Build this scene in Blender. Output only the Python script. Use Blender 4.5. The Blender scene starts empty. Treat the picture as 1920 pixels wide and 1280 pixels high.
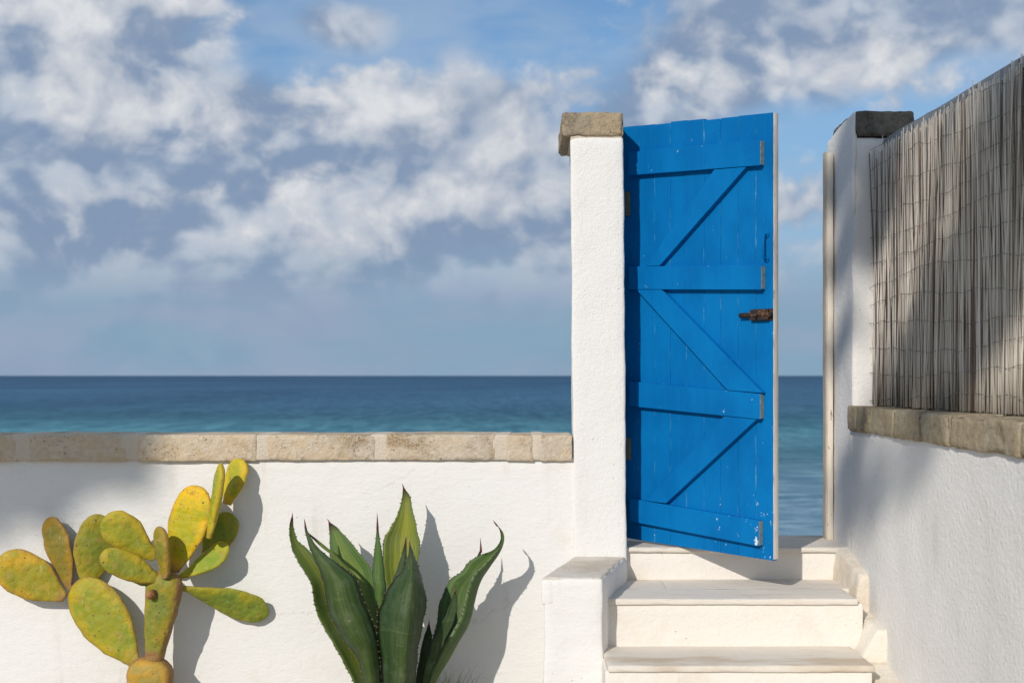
import bpy, bmesh, math, random
from mathutils import Vector, Matrix, noise

random.seed(7)
SC = bpy.context.scene
COL = SC.collection

# ------------------------------------------------------------------ camera
CAM_Z = 1.56
F = 2400.0            # focal length in photo pixels (1920 wide) = 45 mm
VX, VY = 975.0, 704.0  # vanishing point of the depth direction
cam_d = bpy.data.cameras.new('camera')
cam = bpy.data.objects.new('camera', cam_d)
COL.objects.link(cam)
cam.location = (0, 0, CAM_Z)
cam.rotation_euler = (math.radians(90), 0, 0)
cam_d.sensor_width = 36.0
cam_d.lens = 45.0
cam_d.shift_x = (960 - VX) / 1920.0
cam_d.shift_y = (VY - 640) / 1920.0
cam_d.clip_start = 0.05
cam_d.clip_end = 60000
cam_d.dof.use_dof = True
cam_d.dof.focus_distance = 5.9
cam_d.dof.aperture_fstop = 3.2
SC.camera = cam

# ------------------------------------------------------------------ light
SUN = Vector((0.50, 1.0, -0.62)).normalized()     # direction the light travels
sun_d = bpy.data.lights.new('sun', 'SUN')
sun_d.energy = 3.15
sun_d.angle = math.radians(0.53)
sun_d.color = (1.0, 0.94, 0.865)
sun = bpy.data.objects.new('sun', sun_d)
COL.objects.link(sun)
sun.rotation_euler = SUN.to_track_quat('-Z', 'Y').to_euler()
sun.location = (-6, -12, 9)

vs = SC.view_settings
vs.view_transform = 'Standard'
vs.look = 'None'
vs.exposure = 0.0
vs.gamma = 1.0
SC.cycles.max_bounces = 6
SC.cycles.diffuse_bounces = 3
SC.cycles.glossy_bounces = 2
SC.cycles.transmission_bounces = 2


class NB:
    """small node builder"""
    def __init__(self, tree):
        self.t = tree
        self.x = 0

    def n(self, typ, **kw):
        nd = self.t.nodes.new(typ)
        self.x += 180
        nd.location = (self.x, 0)
        for k, v in kw.items():
            setattr(nd, k, v)
        return nd

    def put(self, sock, v):
        if v is None:
            return
        if isinstance(v, bpy.types.NodeSocket):
            self.t.links.new(v, sock)
        else:
            if isinstance(v, (tuple, list)) and len(v) == 3 and sock.type == 'RGBA':
                v = (*v, 1.0)
            sock.default_value = v

    def m(self, op, a, b=None, c=None, clamp=False):
        nd = self.n('ShaderNodeMath', operation=op, use_clamp=clamp)
        for i, v in enumerate((a, b, c)):
            self.put(nd.inputs[i], v)
        return nd.outputs[0]

    def vm(self, op, a, b=None):
        nd = self.n('ShaderNodeVectorMath', operation=op)
        self.put(nd.inputs[0], a)
        self.put(nd.inputs[1], b)
        return nd.outputs['Value'] if op in ('LENGTH', 'DOT_PRODUCT', 'DISTANCE') else nd.outputs[0]

    def noise(self, vec, scale, detail=4, rough=0.5, dist=0.0, col=False):
        nd = self.n('ShaderNodeTexNoise')
        self.put(nd.inputs['Vector'], vec)
        nd.inputs['Scale'].default_value = scale
        nd.inputs['Detail'].default_value = detail
        nd.inputs['Roughness'].default_value = rough
        nd.inputs['Distortion'].default_value = dist
        return nd.outputs['Color' if col else 'Fac']

    def voro(self, vec, scale, feature='F1', rand=1.0):
        nd = self.n('ShaderNodeTexVoronoi', feature=feature)
        self.put(nd.inputs['Vector'], vec)
        nd.inputs['Scale'].default_value = scale
        nd.inputs['Randomness'].default_value = rand
        return nd.outputs['Distance']

    def ss(self, v, a, b, lo=0.0, hi=1.0):
        nd = self.n('ShaderNodeMapRange', interpolation_type='SMOOTHSTEP')
        for k, x in zip(range(5), (v, a, b, lo, hi)):
            self.put(nd.inputs[k], x)
        return nd.outputs[0]

    def mix(self, f, a, b, blend='MIX'):
        nd = self.n('ShaderNodeMix', data_type='RGBA', blend_type=blend)
        self.put(nd.inputs[0], f)
        self.put(nd.inputs[6], a)
        self.put(nd.inputs[7], b)
        return nd.outputs[2]

    def ramp(self, f, stops):
        nd = self.n('ShaderNodeValToRGB')
        self.put(nd.inputs[0], f)
        cr = nd.color_ramp
        while len(cr.elements) < len(stops):
            cr.elements.new(0.5)
        for e, (p, c) in zip(cr.elements, stops):
            e.position = p
            e.color = (*c, 1.0)
        return nd.outputs[0]

    def mapping(self, vec, scale=(1, 1, 1), loc=(0, 0, 0)):
        nd = self.n('ShaderNodeMapping')
        self.put(nd.inputs[0], vec)
        nd.inputs['Location'].default_value = loc
        nd.inputs['Scale'].default_value = scale
        return nd.outputs[0]

    def bump(self, h, strength, distance, normal=None):
        nd = self.n('ShaderNodeBump')
        nd.inputs['Strength'].default_value = strength
        nd.inputs['Distance'].default_value = distance
        self.put(nd.inputs['Height'], h)
        if normal is not None:
            self.put(nd.inputs['Normal'], normal)
        return nd.outputs[0]


# ------------------------------------------------------------------ sky
def direction(px, py):
    return Vector(((px - VX) / F, 1.0, (VY - py) / F)).normalized()


def build_world():
    w = bpy.data.worlds.new('World')
    SC.world = w
    w.use_nodes = True
    t = w.node_tree
    t.nodes.clear()
    B = NB(t)
    out = B.n('ShaderNodeOutputWorld')
    bg = B.n('ShaderNodeBackground')
    STR = 0.10
    bg.inputs['Strength'].default_value = STR
    t.links.new(bg.outputs[0], out.inputs[0])
    sky = B.n('ShaderNodeTexSky', sky_type='NISHITA')
    sky.sun_disc = False
    toward = -SUN
    sky.sun_elevation = math.asin(toward.z)
    sky.sun_rotation = math.atan2(toward.x, toward.y)
    sky.air_density = 1.0
    sky.dust_density = 0.6
    sky.ozone_density = 2.0
    tc = B.n('ShaderNodeTexCoord')
    d = tc.outputs['Generated']
    sep = B.n('ShaderNodeSeparateXYZ')
    B.put(sep.inputs[0], d)
    dx, dy, dz = sep.outputs

    # cloud coordinates: flattened a little, gently warped
    base = B.mapping(d, (1.0, 1.0, 1.25), (0.37, 0.0, 0.11))
    wv = B.noise(base, 9.0, 3, 0.55, 0.0, col=True)
    wv = B.vm('SUBTRACT', wv, (0.5, 0.5, 0.5))
    wv = B.vm('MULTIPLY', wv, (0.05, 0.05, 0.04))
    P = B.vm('ADD', base, wv)
    # light comes from the upper left behind the viewer
    Q = B.vm('ADD', P, (-0.014, 0.0, 0.028))

    def blobs(lst):
        acc = None
        for (px, py, rx, ry, wgt) in lst:
            c = direction(px, py)
            mp = B.n('ShaderNodeVectorMath', operation='MULTIPLY_ADD')
            k3 = Vector((F / (1.75 * rx), 1.0, F / (1.75 * ry)))
            B.put(mp.inputs[0], d)
            mp.inputs[1].default_value = k3
            mp.inputs[2].default_value = (-c.x * k3.x, -c.y * k3.y, -c.z * k3.z)
            g = B.n('ShaderNodeTexGradient', gradient_type='SPHERICAL')
            B.put(g.inputs[0], mp.outputs[0])
            acc = B.m('MULTIPLY_ADD', g.outputs['Fac'], wgt, 0.0 if acc is None else acc)
        return acc

    grey_cov = blobs([
        (850, 60, 300, 130, -0.34), (1060, 30, 160, 70, -0.22), (560, 95, 120, 70, -0.16), (1000, 160, 120, 50, -0.16),
        (1660, 235, 300, 60, -0.30), (1840, 130, 130, 70, -0.20), (640, 50, 65, 36, 0.42), (1500, 400, 120, 130, -0.20),
        (1440, 90, 360, 110, 0.26), (250, 190, 420, 240, 0.20), (800, 330, 560, 170, 0.26), (1740, 40, 220, 50, 0.22), (200, 430, 420, 120, 0.16),
    ])
    white_cov = blobs([
        (290, 200, 130, 62, 0.30), (185, 262, 80, 34, 0.16), (215, 50, 150, 62, 0.22), (640, 200, 150, 52, 0.27), (965, 180, 90, 46, 0.27),
        (575, 328, 75, 40, 0.26), (375, 360, 95, 34, 0.22), (985, 275, 55, 24, 0.18), (130, 160, 70, 44, 0.13), (60, 30, 70, 40, 0.12),
        (1250, 75, 160, 56, 0.16), (1260, 172, 150, 34, 0.20), (1510, 100, 170, 60, 0.14), (850, 330, 120, 60, 0.13), (1650, 110, 80, 36, 0.10),
        (640, 45, 60, 30, 0.20), (450, 250, 50, 34, 0.16), (470, 432, 60, 24, 0.14), (90, 495, 55, 18, 0.12), (1490, 385, 70, 30, 0.24),
        (160, 395, 100, 40, 0.10), (590, 440, 50, 20, 0.12), (980, 360, 110, 40, 0.10), (330, 470, 90, 26, 0.07), (730, 470, 120, 30, 0.06), (760, 400, 90, 30, 0.08), (260, 430, 80, 26, 0.06),
        (1740, 60, 120, 40, 0.08), (1120, 130, 80, 40, 0.12), (800, 215, 70, 40, 0.12), (730, 140, 110, 24, 0.12), (440, 40, 60, 40, 0.14), (560, 60, 40, 22, 0.12),
        (860, 60, 330, 110, -0.22), (1640, 245, 220, 50, -0.16), (420, 130, 70, 60, -0.10), (330, 315, 150, 26, -0.12), (60, 230, 70, 40, -0.08),
        (560, 265, 120, 22, -0.08),
    ])

    n_g = B.noise(P, 5.5, 5, 0.55, 0.2)
    g_val = B.m('ADD', n_g, grey_cov)
    a_grey = B.ss(g_val, 0.36, 0.60)

    nz = B.noise(P, 15.0, 7, 0.64, 0.0)
    nq = B.noise(Q, 15.0, 2, 0.5, 0.0)
    nl = B.noise(P, 15.0, 2, 0.5, 0.0)
    b1 = B.m('ABSOLUTE', B.m('SUBTRACT', B.noise(P, 24.0, 1, 0.5), 0.5))
    n_w = B.m('ADD', B.m('MULTIPLY', nz, 0.92), B.m('MULTIPLY', B.m('SUBTRACT', b1, 0.06), 0.45))
    w_val = B.m('ADD', B.m('ADD', n_w, white_cov), 0.012)
    a_white = B.ss(w_val, 0.47, 0.68)
    # sunward side of each billow brighter than its underside
    lit = B.m('ADD', 0.50, B.m('ADD', B.m('MULTIPLY', B.m('SUBTRACT', nl, nq), 3.0), B.m('MULTIPLY', B.m('SUBTRACT', b1, 0.09), 1.6)), clamp=True)
    lit3 = B.m('ADD', B.m('MULTIPLY', lit, 0.66), B.m('ADD', B.m('MULTIPLY', B.ss(w_val, 0.54, 0.88), 0.38), B.m('MULTIPLY', B.m('SUBTRACT', nz, nl), 1.5)), clamp=True)

    k = 1.0 / STR
    sc = lambda c: tuple(v * k for v in c)
    greyc = B.mix(B.ss(B.m('ADD', n_w, B.m('ADD', B.m('MULTIPLY', B.m('SUBTRACT', nl, nq), 1.1), B.m('MULTIPLY', B.m('SUBTRACT', n_g, 0.5), 0.5))), 0.27, 0.62), sc((0.225, 0.305, 0.445)), sc((0.52, 0.57, 0.65)))
    whitec = B.mix(lit3, sc((0.29, 0.36, 0.485)), sc((0.76, 0.77, 0.785)))
    skyc = B.mix(1.0, sky.outputs[0], (0.62, 0.88, 1.06), 'MULTIPLY')
    veil = B.ss(B.noise(B.mapping(d, (1, 1, 3.5)), 6.0, 4, 0.6), 0.36, 0.66, 0.12, 0.55)
    skyc = B.mix(veil, skyc, sc((0.40, 0.50, 0.64)))
    skyc = B.mix(B.ss(dz, 0.24, 0.09, 0.0, 0.75), skyc, sc((0.285, 0.425, 0.60)))
    c1 = B.mix(B.m('MULTIPLY', a_grey, 0.92), skyc, greyc)
    wfade = B.ss(dz, 0.040, 0.105)
    c2 = B.mix(B.m('MULTIPLY', B.m('MULTIPLY', a_white, 0.94), wfade), c1, whitec)
    # moist air low over the sea
    hz = B.ss(dz, 0.108, 0.045)
    hcol = B.mix(B.ss(B.noise(B.mapping(d, (1, 1, 5)), 4.0, 3, 0.5), 0.4, 0.62),
                 sc((0.235, 0.37, 0.50)), sc((0.285, 0.372, 0.51)))
    c3 = B.mix(B.m('MULTIPLY', hz, 0.92), c2, hcol)
    t.links.new(c3, bg.inputs['Color'])
    w.cycles.sampling_method = 'MANUAL'
    w.cycles.sample_map_resolution = 512


build_world()


# ------------------------------------------------------------------ helpers
def W(px, py, Y):
    """photo pixel at depth Y -> world point"""
    return Vector(((px - VX) * Y / F, Y, CAM_Z - (py - VY) * Y / F))


def link(o, parent=None):
    COL.objects.link(o)
    if parent is not None:
        o.parent = parent
    return o


def empty(name, loc=(0, 0, 0), rz=0.0):
    o = bpy.data.objects.new(name, None)
    o.empty_display_size = 0.1
    o.location = loc
    o.rotation_euler = (0, 0, rz)
    return link(o)


def tag(o, label=None, cat=None, group=None, kind=None):
    if cat and not kind:
        kind = 'thing'
    if label:
        o['label'] = label
    if cat:
        o['category'] = cat
    if group:
        o['group'] = group
    if kind:
        o['kind'] = kind
    return o


def mesh_obj(name, verts, faces, mat, parent=None, smooth=True):
    """verts in world coordinates; converted to the parent's frame"""
    if parent is not None:
        inv = parent_matrix(parent).inverted()
        verts = [inv @ Vector(v) for v in verts]
    me = bpy.data.meshes.new(name)
    me.from_pydata([tuple(v) for v in verts], [], faces)
    me.update()
    if smooth:
        me.polygons.foreach_set('use_smooth', [True] * len(me.polygons))
    if mat:
        me.materials.append(mat)
    return link(bpy.data.objects.new(name, me), parent)


def parent_matrix(o):
    m = Matrix.LocRotScale(o.location, o.rotation_euler, None)
    return parent_matrix(o.parent) @ m if o.parent else m


def fix_normals(me):
    bm = bmesh.new()
    bm.from_mesh(me)
    bmesh.ops.recalc_face_normals(bm, faces=bm.faces)
    bm.to_mesh(me)
    bm.free()


def rough_block(name, corners, mat, parent=None, r=0.012, step=0.05, amps=((0.004, 3.0),), smooth=True,
                edge_amp=0.0, edge_f=25.0):
    """A worn block. corners: 8 world points, order (x0y0z0,x1y0z0,x1y1z0,x0y1z0, then same at z1).
    Rounded edges; uneven faces by world-space noise, so neighbours flow into each other."""
    c = [Vector(p) for p in corners]
    L = [((c[1] - c[0]).length + (c[6] - c[7]).length) / 2,
         ((c[3] - c[0]).length + (c[6] - c[5]).length) / 2,
         ((c[4] - c[0]).length + (c[6] - c[2]).length) / 2]
    axes = []
    for l in L:
        rr = min(r, l * 0.45)
        n = max(1, int(round((l - 2 * rr) / step)))
        axes.append([0.0, rr * 0.3, rr] + [rr + (l - 2 * rr) * i / n for i in range(1, n)] + [l - rr, l - rr * 0.3, l])
    N = [len(a) - 1 for a in axes]
    idx, verts = {}, []

    def vid(i, j, k):
        key = (i, j, k)
        if key in idx:
            return idx[key]
        p = Vector((axes[0][i], axes[1][j], axes[2][k]))
        q = Vector([min(max(p[a], min(r, L[a] * .45)), L[a] - min(r, L[a] * .45)) for a in range(3)])
        dv = p - q
        if dv.length > 1e-9:
            big = max(abs(dv[0]), abs(dv[1]), abs(dv[2]))
            p = q + dv.normalized() * big
        u, v, w = (p[a] / L[a] for a in range(3))
        b = (c[0] * (1 - u) + c[1] * u) * (1 - v) + (c[3] * (1 - u) + c[2] * u) * v
        t = (c[4] * (1 - u) + c[5] * u) * (1 - v) + (c[7] * (1 - u) + c[6] * u) * v
        idx[key] = len(verts)
        verts.append(b * (1 - w) + t * w)
        return idx[key]

    faces = []
    for k in (0, N[2]):
        for i in range(N[0]):
            for j in range(N[1]):
                f = [vid(i, j, k), vid(i + 1, j, k), vid(i + 1, j + 1, k), vid(i, j + 1, k)]
                faces.append(f if k else f[::-1])
    for j in (0, N[1]):
        for i in range(N[0]):
            for k in range(N[2]):
                f = [vid(i, j, k), vid(i, j, k + 1), vid(i + 1, j, k + 1), vid(i + 1, j, k)]
                faces.append(f if j else f[::-1])
    for i in (0, N[0]):
        for j in range(N[1]):
            for k in range(N[2]):
                f = [vid(i, j, k), vid(i, j + 1, k), vid(i, j + 1, k + 1), vid(i, j, k + 1)]
                faces.append(f if i else f[::-1])
    me = bpy.data.meshes.new('tmp')
    me.from_pydata([tuple(v) for v in verts], [], faces)
    me.update()
    nrm = [v.vector.copy() for v in me.vertex_normals]
    bpy.data.meshes.remove(me)
    out = []
    inv_idx = {v: k for k, v in idx.items()}
    for q, p in enumerate(verts):
        dsp = 0.0
        for a, f in amps:
            dsp += a * noise.noise(p * f)
        if edge_amp:
            key = inv_idx[q]
            ne = sum(1 for a in range(3) if key[a] <= 1 or key[a] >= N[a] - 1)
            if ne >= 2:
                e = noise.noise(p * edge_f)
                dsp -= edge_amp * max(0.0, e + 0.15)
        out.append(p + nrm[q] * dsp)
    o = mesh_obj(name, out, faces, mat, parent, smooth)
    return o


def box_c(x0, x1, y0, y1, z0, z1):
    return [(x0, y0, z0), (x1, y0, z0), (x1, y1, z0), (x0, y1, z0),
            (x0, y0, z1), (x1, y0, z1), (x1, y1, z1), (x0, y1, z1)]


def tube(pts, radii, seg=8, cap=True):
    """verts, faces of a tube through world points"""
    verts, faces = [], []
    n = len(pts)
    prev = None
    for i, p in enumerate(pts):
        T = (pts[min(i + 1, n - 1)] - pts[max(i - 1, 0)]).normalized()
        if prev is None:
            a = Vector((0, 0, 1)) if abs(T.z) < 0.9 else Vector((1, 0, 0))
            s = T.cross(a).normalized()
        else:
            s = (prev - T * prev.dot(T)).normalized()
        prev = s
        b = T.cross(s)
        for k in range(seg):
            an = 2 * math.pi * k / seg
            verts.append(p + (s * math.cos(an) + b * math.sin(an)) * radii[i])
    for i in range(n - 1):
        for k in range(seg):
            faces.append((i * seg + k, i * seg + (k + 1) % seg, (i + 1) * seg + (k + 1) % seg, (i + 1) * seg + k))
    if cap:
        faces.append(tuple(range(seg))[::-1])
        faces.append(tuple((n - 1) * seg + k for k in range(seg)))
    return verts, faces


def merge(parts):
    V, Fc = [], []
    for v, f in parts:
        o = len(V)
        V += list(v)
        Fc += [tuple(i + o for i in x) for x in f]
    return V, Fc


def catmull(pts, t):
    n = len(pts)
    x = min(max(t, 0), 1) * (n - 1)
    i = min(int(x), n - 2)
    f = x - i
    p0, p1, p2, p3 = pts[max(i - 1, 0)], pts[i], pts[i + 1], pts[min(i + 2, n - 1)]
    return 0.5 * ((2 * p1) + (p2 - p0) * f + (2 * p0 - 5 * p1 + 4 * p2 - p3) * f * f + (3 * p1 - p0 - 3 * p2 + p3) * f ** 3)


# ------------------------------------------------------------------ materials
def new_mat(name):
    m = bpy.data.materials.new(name)
    m.use_nodes = True
    t = m.node_tree
    t.nodes.clear()
    B = NB(t)
    out = B.n('ShaderNodeOutputMaterial')
    p = B.n('ShaderNodeBsdfPrincipled')
    t.links.new(p.outputs[0], out.inputs[0])
    B.p = p
    return m, B


def finish(B, col, rough=0.8, normal=None, spec=0.3):
    B.put(B.p.inputs['Base Color'], col)
    B.put(B.p.inputs['Roughness'], rough)
    B.put(B.p.inputs['Specular IOR Level'], spec)
    if normal is not None:
        B.put(B.p.inputs['Normal'], normal)


def pos(B):
    return B.n('ShaderNodeNewGeometry').outputs['Position']


def objc(B):
    return B.n('ShaderNodeTexCoord').outputs['Object']


def plaster(name, tint=(0.80, 0.785, 0.755), warm=(0.74, 0.69, 0.61), grain=90.0, grain_s=0.25, lump=18.0, lump_s=0.35,
            warm_lo=0.55, warm_hi=0.75, stretch=(1, 1, 1), bump_d=0.016, cracks=False):
    m, B = new_mat(name)
    p = B.mapping(pos(B), stretch)
    n1 = B.noise(p, 2.2, 5, 0.55)
    n2 = B.noise(p, 9.0, 5, 0.6)
    v = B.m('ADD', B.m('MULTIPLY', n1, 0.65), B.m('MULTIPLY', n2, 0.35))
    c = B.mix(B.ss(v, warm_lo, warm_hi), tint, warm)
    c = B.mix(B.ss(B.noise(p, 38.0, 4, 0.6), 0.62, 0.78, 0.0, 0.22), c, (0.56, 0.52, 0.46))
    # faint damp streaks and hairline cracks
    dr = B.noise(B.mapping(pos(B), (9.0, 9.0, 0.9)), 1.0, 5, 0.6, 0.6)
    c = B.mix(B.m('MULTIPLY', B.ss(dr, 0.56, 0.74), B.ss(n1, 0.44, 0.62, 0.0, 0.42)), c, (0.60, 0.55, 0.475))
    if cracks:
        wq = B.vm('ADD', pos(B), B.vm('MULTIPLY', B.noise(pos(B), 6.0, 4, 0.65, 0.0, col=True), (0.16, 0.16, 0.16)))
        ve = B.n('ShaderNodeTexVoronoi', feature='DISTANCE_TO_EDGE')
        B.put(ve.inputs['Vector'], wq)
        ve.inputs['Scale'].default_value = 1.5
        crk = B.m('MULTIPLY', B.ss(ve.outputs['Distance'], 0.0055, 0.002), B.ss(B.noise(pos(B), 1.7, 3), 0.54, 0.62))
        c = B.mix(B.m('MULTIPLY', crk, 0.22), c, (0.42, 0.38, 0.33))
    # tiny pits
    pit = B.ss(B.voro(p, 30.0), 0.10, 0.04)
    pit = B.m('MULTIPLY', pit, B.ss(B.noise(p, 5.0, 2), 0.55, 0.66))
    c = B.mix(B.m('MULTIPLY', pit, 0.55), c, (0.33, 0.29, 0.24))
    g = B.noise(p, grain, 5, 0.6)
    l = B.noise(p, lump, 5, 0.6, 0.15)
    h = B.m('SUBTRACT', B.m('ADD', B.m('MULTIPLY', g, grain_s), B.m('MULTIPLY', l, lump_s)), B.m('MULTIPLY', pit, 0.25))
    finish(B, c, 0.9, B.bump(h, 0.85, bump_d), 0.12)
    return m


def stone(name, c1, c2, c3, stain=(0.16, 0.12, 0.07), stain_lo=0.58, pits=0.7):
    m, B = new_mat(name)
    p = pos(B)
    oi = B.n('ShaderNodeObjectInfo')
    off = B.m('MULTIPLY', oi.outputs['Random'], 37.0)
    pv = B.vm('ADD', p, None)
    cmb = B.n('ShaderNodeCombineXYZ')
    B.put(cmb.inputs[0], off)
    B.put(cmb.inputs[2], off)
    B.t.links.new(cmb.outputs[0], pv.node.inputs[1])
    n1 = B.noise(pv, 6.0, 6, 0.6, 0.4)
    n2 = B.noise(pv, 45.0, 5, 0.65)
    c = B.mix(B.ss(n1, 0.36, 0.64), c1, c2)
    c = B.mix(B.ss(n2, 0.42, 0.68, 0, 0.75), c, c3)
    st = B.ss(B.noise(pv, 3.4, 6, 0.65, 0.8), stain_lo, stain_lo + 0.14)
    sp = B.ss(B.noise(pv, 110.0, 3, 0.6), 0.44, 0.62)
    c = B.mix(B.m('MULTIPLY', st, B.m('ADD', 0.35, B.m('MULTIPLY', sp, 0.6))), c, stain)
    pit = B.ss(B.m('ADD', B.voro(pv, 62.0), B.m('MULTIPLY', B.m('SUBTRACT', n2, 0.5), 0.5)), 0.20, 0.05)
    pit = B.m('MULTIPLY', pit, B.ss(B.noise(pv, 11.0, 3), 0.47, 0.62))
    c = B.mix(B.m('MULTIPLY', pit, pits), c, (0.12, 0.095, 0.065))
    h = B.m('SUBTRACT', B.m('ADD', B.m('MULTIPLY', n2, 0.5), B.m('MULTIPLY', n1, 0.5)), B.m('MULTIPLY', pit, 0.5))
    finish(B, c, 0.95, B.bump(h, 1.0, 0.022), 0.1)
    return m


def simple(name, c1, c2, scale=20.0, rough=0.7, bump_s=0.3, dist=0.004, spec=0.3, stretch=(1, 1, 1)):
    m, B = new_mat(name)
    p = B.mapping(objc(B), stretch)
    n = B.noise(p, scale, 5, 0.6)
    finish(B, B.mix(B.ss(n, 0.35, 0.65), c1, c2), rough, B.bump(n, bump_s, dist), spec)
    return m


M = {}
M['wall'] = plaster('white_limewash', bump_d=0.010, cracks=True, grain=100, grain_s=0.22, lump=26, lump_s=0.42, stretch=(0.75, 1, 1.25))
M['pillar'] = plaster('roughcast_white', bump_d=0.0115, tint=(0.80, 0.785, 0.755), warm=(0.78, 0.75, 0.70), grain=120, grain_s=0.35,
                      lump=42, lump_s=0.35)
M['side'] = plaster('side_wall_limewash', bump_d=0.017, tint=(0.81, 0.785, 0.745), warm=(0.76, 0.73, 0.70), grain=120, grain_s=0.25,
                    lump=48, lump_s=0.42)
M['cream'] = plaster('cream_limewash', tint=(0.78, 0.72, 0.62), warm=(0.66, 0.56, 0.43), grain=90, grain_s=0.3, lump=22,
                     lump_s=0.5, warm_lo=0.45, warm_hi=0.62)
M['riser'] = plaster('riser_limewash', tint=(0.80, 0.755, 0.69), warm=(0.73, 0.65, 0.54), grain=110, grain_s=0.2, lump=20,
                     lump_s=0.4, warm_lo=0.50, warm_hi=0.70)
M['marble'] = plaster('worn_marble', tint=(0.73, 0.67, 0.585), warm=(0.57, 0.47, 0.35), grain=120, grain_s=0.2, lump=18,
                      lump_s=0.3, warm_lo=0.48, warm_hi=0.66, stretch=(0.6, 1.8, 1))
M['marble_grey'] = plaster('grey_marble', tint=(0.72, 0.665, 0.585), warm=(0.60, 0.51, 0.40), grain=130, grain_s=0.15, lump=16,
                           lump_s=0.25, stretch=(0.6, 1.8, 1), warm_lo=0.48, warm_hi=0.66)
M['sand_stone'] = stone('pale_tufa', (0.60, 0.47, 0.32), (0.55, 0.47, 0.37), (0.66, 0.58, 0.46), (0.27, 0.18, 0.09), 0.50, 0.28)
M['dark_tufa'] = stone('weathered_tufa', (0.38, 0.30, 0.19), (0.45, 0.385, 0.275), (0.29, 0.235, 0.165), (0.085, 0.07, 0.045), 0.50)
M['cap_tufa'] = stone('cap_tufa', (0.42, 0.335, 0.215), (0.36, 0.30, 0.215), (0.27, 0.225, 0.165), (0.13, 0.11, 0.085), 0.54)
M['lichen_tufa'] = stone('lichen_tufa', (0.145, 0.135, 0.115), (0.205, 0.185, 0.15), (0.105, 0.098, 0.088), (0.035, 0.034, 0.03), 0.44)
M['worn'] = plaster('worn_sandy_plaster', tint=(0.70, 0.64, 0.555), warm=(0.57, 0.49, 0.39), grain=90, grain_s=0.35, lump=30, lump_s=0.4, warm_lo=0.46, warm_hi=0.64)
M['mortar'] = plaster('lime_mortar', tint=(0.63, 0.55, 0.44), warm=(0.56, 0.46, 0.34), grain=100, grain_s=0.4, lump=40, lump_s=0.4)


def mat_ground():
    m, B = new_mat('pale_paving')
    p = pos(B)
    n = B.noise(p, 1.4, 6, 0.6)
    n2 = B.noise(p, 60.0, 4, 0.6)
    c = B.mix(B.ss(n, 0.35, 0.65), (0.40, 0.35, 0.28), (0.48, 0.42, 0.34))
    c = B.mix(B.ss(n2, 0.5, 0.7, 0, 0.4), c, (0.34, 0.29, 0.22))
    finish(B, c, 0.95, B.bump(n2, 0.5, 0.01), 0.1)
    return m


def mat_sea():
    m, B = new_mat('sea_water')
    p = pos(B)
    sep = B.n('ShaderNodeSeparateXYZ')
    B.put(sep.inputs[0], p)
    X, Y, Z = sep.outputs
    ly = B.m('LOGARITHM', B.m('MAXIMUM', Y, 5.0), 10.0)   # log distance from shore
    # bottom sand, weed beds, deep water; sky reflection painted into the pale near end
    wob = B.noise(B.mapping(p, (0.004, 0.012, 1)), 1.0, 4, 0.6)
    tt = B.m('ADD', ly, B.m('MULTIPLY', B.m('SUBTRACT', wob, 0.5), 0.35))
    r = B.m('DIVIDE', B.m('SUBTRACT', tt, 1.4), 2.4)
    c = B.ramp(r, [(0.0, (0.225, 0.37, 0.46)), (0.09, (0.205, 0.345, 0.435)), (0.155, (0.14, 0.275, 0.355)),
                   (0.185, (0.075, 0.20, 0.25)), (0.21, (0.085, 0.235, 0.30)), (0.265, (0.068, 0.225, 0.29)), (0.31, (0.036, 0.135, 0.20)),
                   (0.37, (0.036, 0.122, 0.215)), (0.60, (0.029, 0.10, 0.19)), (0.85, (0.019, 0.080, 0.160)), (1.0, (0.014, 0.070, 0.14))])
    # light and dark wave faces painted in: long crests near shore, patches farther out
    far = B.ss(Y, 45.0, 95.0)
    w1 = B.noise(B.mapping(p, (0.80, 0.15, 1)), 1.0, 5, 0.72, 0.1)
    w2 = B.noise(B.mapping(p, (0.42, 0.80, 1)), 1.0, 6, 0.70, 0.5)
    w3 = B.noise(B.mapping(p, (0.012, 0.006, 1)), 1.0, 5, 0.65, 0.4)
    nb = B.n('ShaderNodeMix', data_type='FLOAT')
    B.put(nb.inputs[0], far)
    B.put(nb.inputs[2], w2)
    B.put(nb.inputs[3], w1)
    f = B.m('ADD', B.m('MULTIPLY', nb.outputs[0], 0.68), B.m('MULTIPLY', w3, 0.32))
    c = B.mix(B.ss(f, 0.36, 0.66), B.mix(1.0, c, (0.50, 0.64, 0.72), 'MULTIPLY'), B.mix(1.0, c, (1.85, 1.54, 1.40), 'MULTIPLY'))
    finish(B, c, 0.55, B.bump(w2, 0.4, 0.8), 0.05)
    return m


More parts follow.
